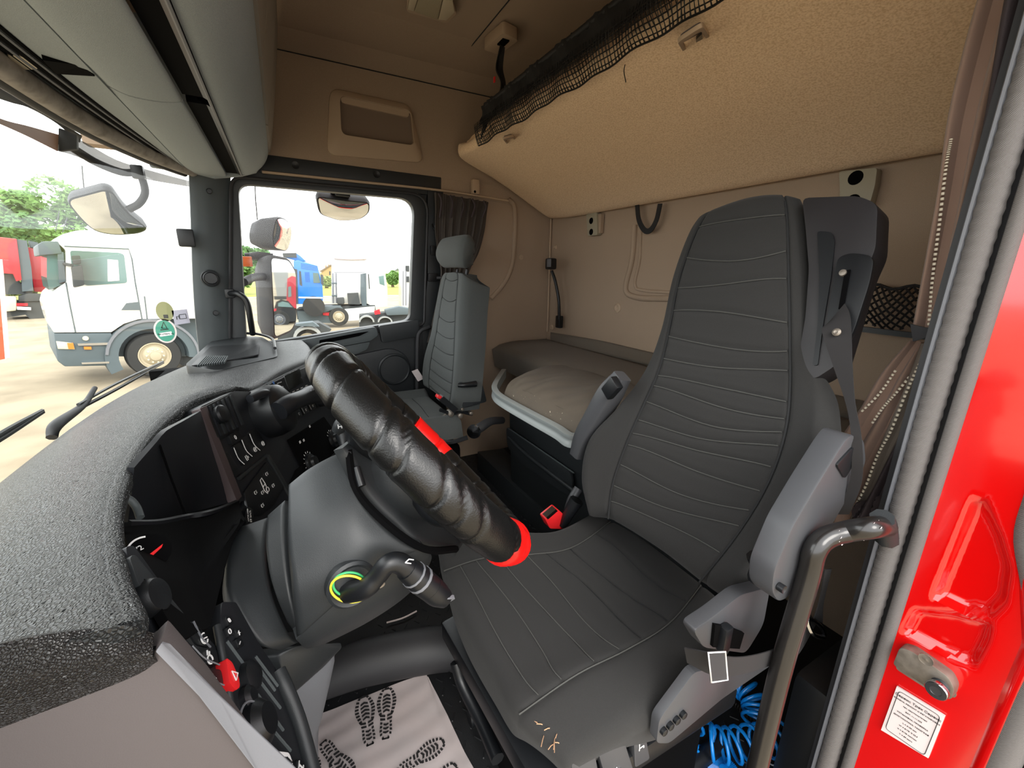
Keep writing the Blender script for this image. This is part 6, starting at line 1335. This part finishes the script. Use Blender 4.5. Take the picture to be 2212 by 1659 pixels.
def tree(lab, px, pyt, pyb, wpx, base, mat, nleaf=2600, seed=1):
    random.seed(seed); b = V(base); t = thing('tree', lab, 'tree', b); dep = (b - CAM).length * .82; k = dep / 900
    hgt = (pyb - pyt) * k; wid = wpx * k / 2; bt_ = b
    tube('trunk', [bt_, bt_ + V((0, .1, hgt * .35)), bt_ + V((.1, .2, hgt * .6))], [.22, .16, .08], m_bark, t, 8, sm=6)
    lumps = [(V((random.uniform(-.5, .5) * wid, random.uniform(-.85, .85) * wid, hgt * random.uniform(.32, .86))), random.uniform(.28, .45) * wid) for _ in range(16)]
    vs = []; fs = []
    for i in range(nleaf):
        c, r = random.choice(lumps); d = V((random.gauss(0, 1), random.gauss(0, 1), random.gauss(0, 1))).normalized() * r * random.uniform(.75, 1.08); p = bt_ + c + d
        s = random.uniform(.12, .3) * dep / 40; a = V((random.gauss(0, 1), random.gauss(0, 1), random.gauss(0, .6))).normalized(); e = a.orthogonal().normalized()
        n = len(vs); vs += [p - a * s, p + e * s * .6, p + a * s, p - e * s * .6]; fs.append((n, n + 1, n + 2, n + 3))
    o = mk('crown', vs, fs, mat, t); return t
def gb(px, x): r = ray(px, 640); q = CAM + r * ((x - CAM.x) / r.x); return V((q.x, q.y, GZ))
tree('yellowish broad tree at the far left behind the red truck', 20, 392, 600, 120, gb(18, 40), m_leaf[1], 5200, 2)
tree('large dark green tree behind the white truck', 110, 398, 600, 150, gb(118, 38), m_leaf[0], 6500, 5)
tree('darker tree between the two taller trees', 60, 450, 600, 110, gb(66, 36), m_leaf[2], 4000, 8)
tree('low pale green bush behind the red cab', 75, 498, 600, 70, gb(72, 33), m_leaf[1], 2500, 12)
tree('bushy green tree before the pale house', 850, 588, 625, 34, gb(850, 60), m_leaf[0], 2200, 14)
tree('small green bush left of the wing mirror', 525, 560, 640, 60, gb(520, 45), m_leaf[0], 2500, 17)
tree('small shrub beside the ochre house', 708, 595, 622, 22, gb(708, 58), m_leaf[1], 1200, 19)
tree('leafy tree behind the side window front edge', 560, 540, 640, 60, gb(560, 60), m_leaf[2], 2500, 23)
# things behind our cab that the wing mirror shows
def refl(px, py, dist, m=(V((1.47, .0, 1.1)), V((-.62, -.78, -.02)).normalized()), z=None):
    h = P(px, py, pl=m); d = (h - CAM).normalized(); r = d - m[1] * 2 * d.dot(m[1])
    if z is not None: dist = (z - h.z) / r.z
    return h + r * dist
def rprism(name, q, dist, dep, mat, par): pts = [refl(a, b, dist) for a, b in q]; d = (pts[0] - V((1.47, 0, 1.1))).normalized(); return prism(name, pts, d * dep, mat, par)
cr_o = refl(612, 700, 12, z=GZ); car = thing('black_car', 'black hatchback shown by the wing mirror, parked behind the cab', 'car', cr_o)
D0 = (cr_o - V((1.47, 0, 1.1))).length
rprism('body', [(592, 690), (590, 672), (596, 652), (606, 647), (622, 650), (634, 664), (640, 672), (640, 694), (612, 696)], D0, 2, m_black, car); rprism('side_glass', [(600, 655), (610, 651), (622, 654), (632, 664), (600, 662)], D0 - .05, .1, m_tglass, car); rprism('tail_lamp', [(590, 668), (596, 666), (596, 674), (591, 676)], D0 - .1, .1, m_tail, car)
wheel(car, refl(603, 690, D0 - .2), (V((1.47, 0, 1.1)) - cr_o), .34, rimmat=m_grey)
D1 = (refl(628, 672, 22, z=GZ) - V((1.47, 0, 1.1))).length
rr_ = thing('red_truck', 'red lorry cab shown by the wing mirror behind the black car', 'truck', refl(628, 672, 22, z=GZ))
rprism('cab', [(618, 660), (620, 602), (630, 596), (645, 600), (645, 668)], D1, 2, m_redt, rr_); rprism('windscreen', [(622, 620), (628, 618), (629, 640), (622, 642)], D1 - .1, .1, m_tglass, rr_)
D2 = D1 + 6
gt = thing('grey_trailer', 'grey box trailer shown by the wing mirror with red letters', 'trailer', refl(606, 668, 30, z=GZ))
rprism('box_body', [(590, 588), (622, 588), (622, 640), (598, 640)], D2, 2.5, m_pale, gt); rprism('chassis', [(592, 640), (622, 640), (622, 664), (594, 664)], D2, 2, m_chas, gt)
# our own cab's outer skin (what the mirrors and a side view see)
sk_ = root('wall_outer')
box2('passenger_side_skin', (1.165, -1.55, -.2), (1.19, .25, .86), m_redpaint, sk_); box2('passenger_rear_skin', (1.165, -1.55, .86), (1.19, -.80, 2.25), m_redpaint, sk_); box2('passenger_roof_skin', (1.175, -.80, 1.72), (1.19, .3, 2.25), m_redpaint, sk_)
box2('roof_skin', (-1.12, -1.6, 2.27), (1.19, .6, 2.30), m_redpaint, sk_); box2('rear_skin', (-1.12, -1.62, -.2), (1.19, -1.57, 2.3), m_redpaint, sk_)
tube('kerb_mirror_arm', [V((1.2, -.28, 1.64)), V((1.28, -.28, 1.60)), P(738, 421, x=1.27)], .012, m_black, m3, 8, sm=8)
tube('mirror_arm', [V((1.19, .16, 1.18)), V((1.33, .12, 1.2)), V((1.50, .06, 1.2))], .02, m_rubberb, mm, 8, sm=8)
ar1 = tube('whip_aerial', [P(177, 358, x=2.6), P(179, 385, x=2.6), P(182, 412, x=2.6)], .004, m_chas, None, 5); tag(ar1, 'thin whip aerial above the front mirror outside the windscreen', 'aerial')
ar2 = tube('whip_aerial', [P(550, 380, x=2.4), P(552, 430, x=2.4), P(556, 475, x=2.4)], .004, m_chas, None, 5); tag(ar2, 'thin whip aerial behind the round wide-angle mirror', 'aerial')
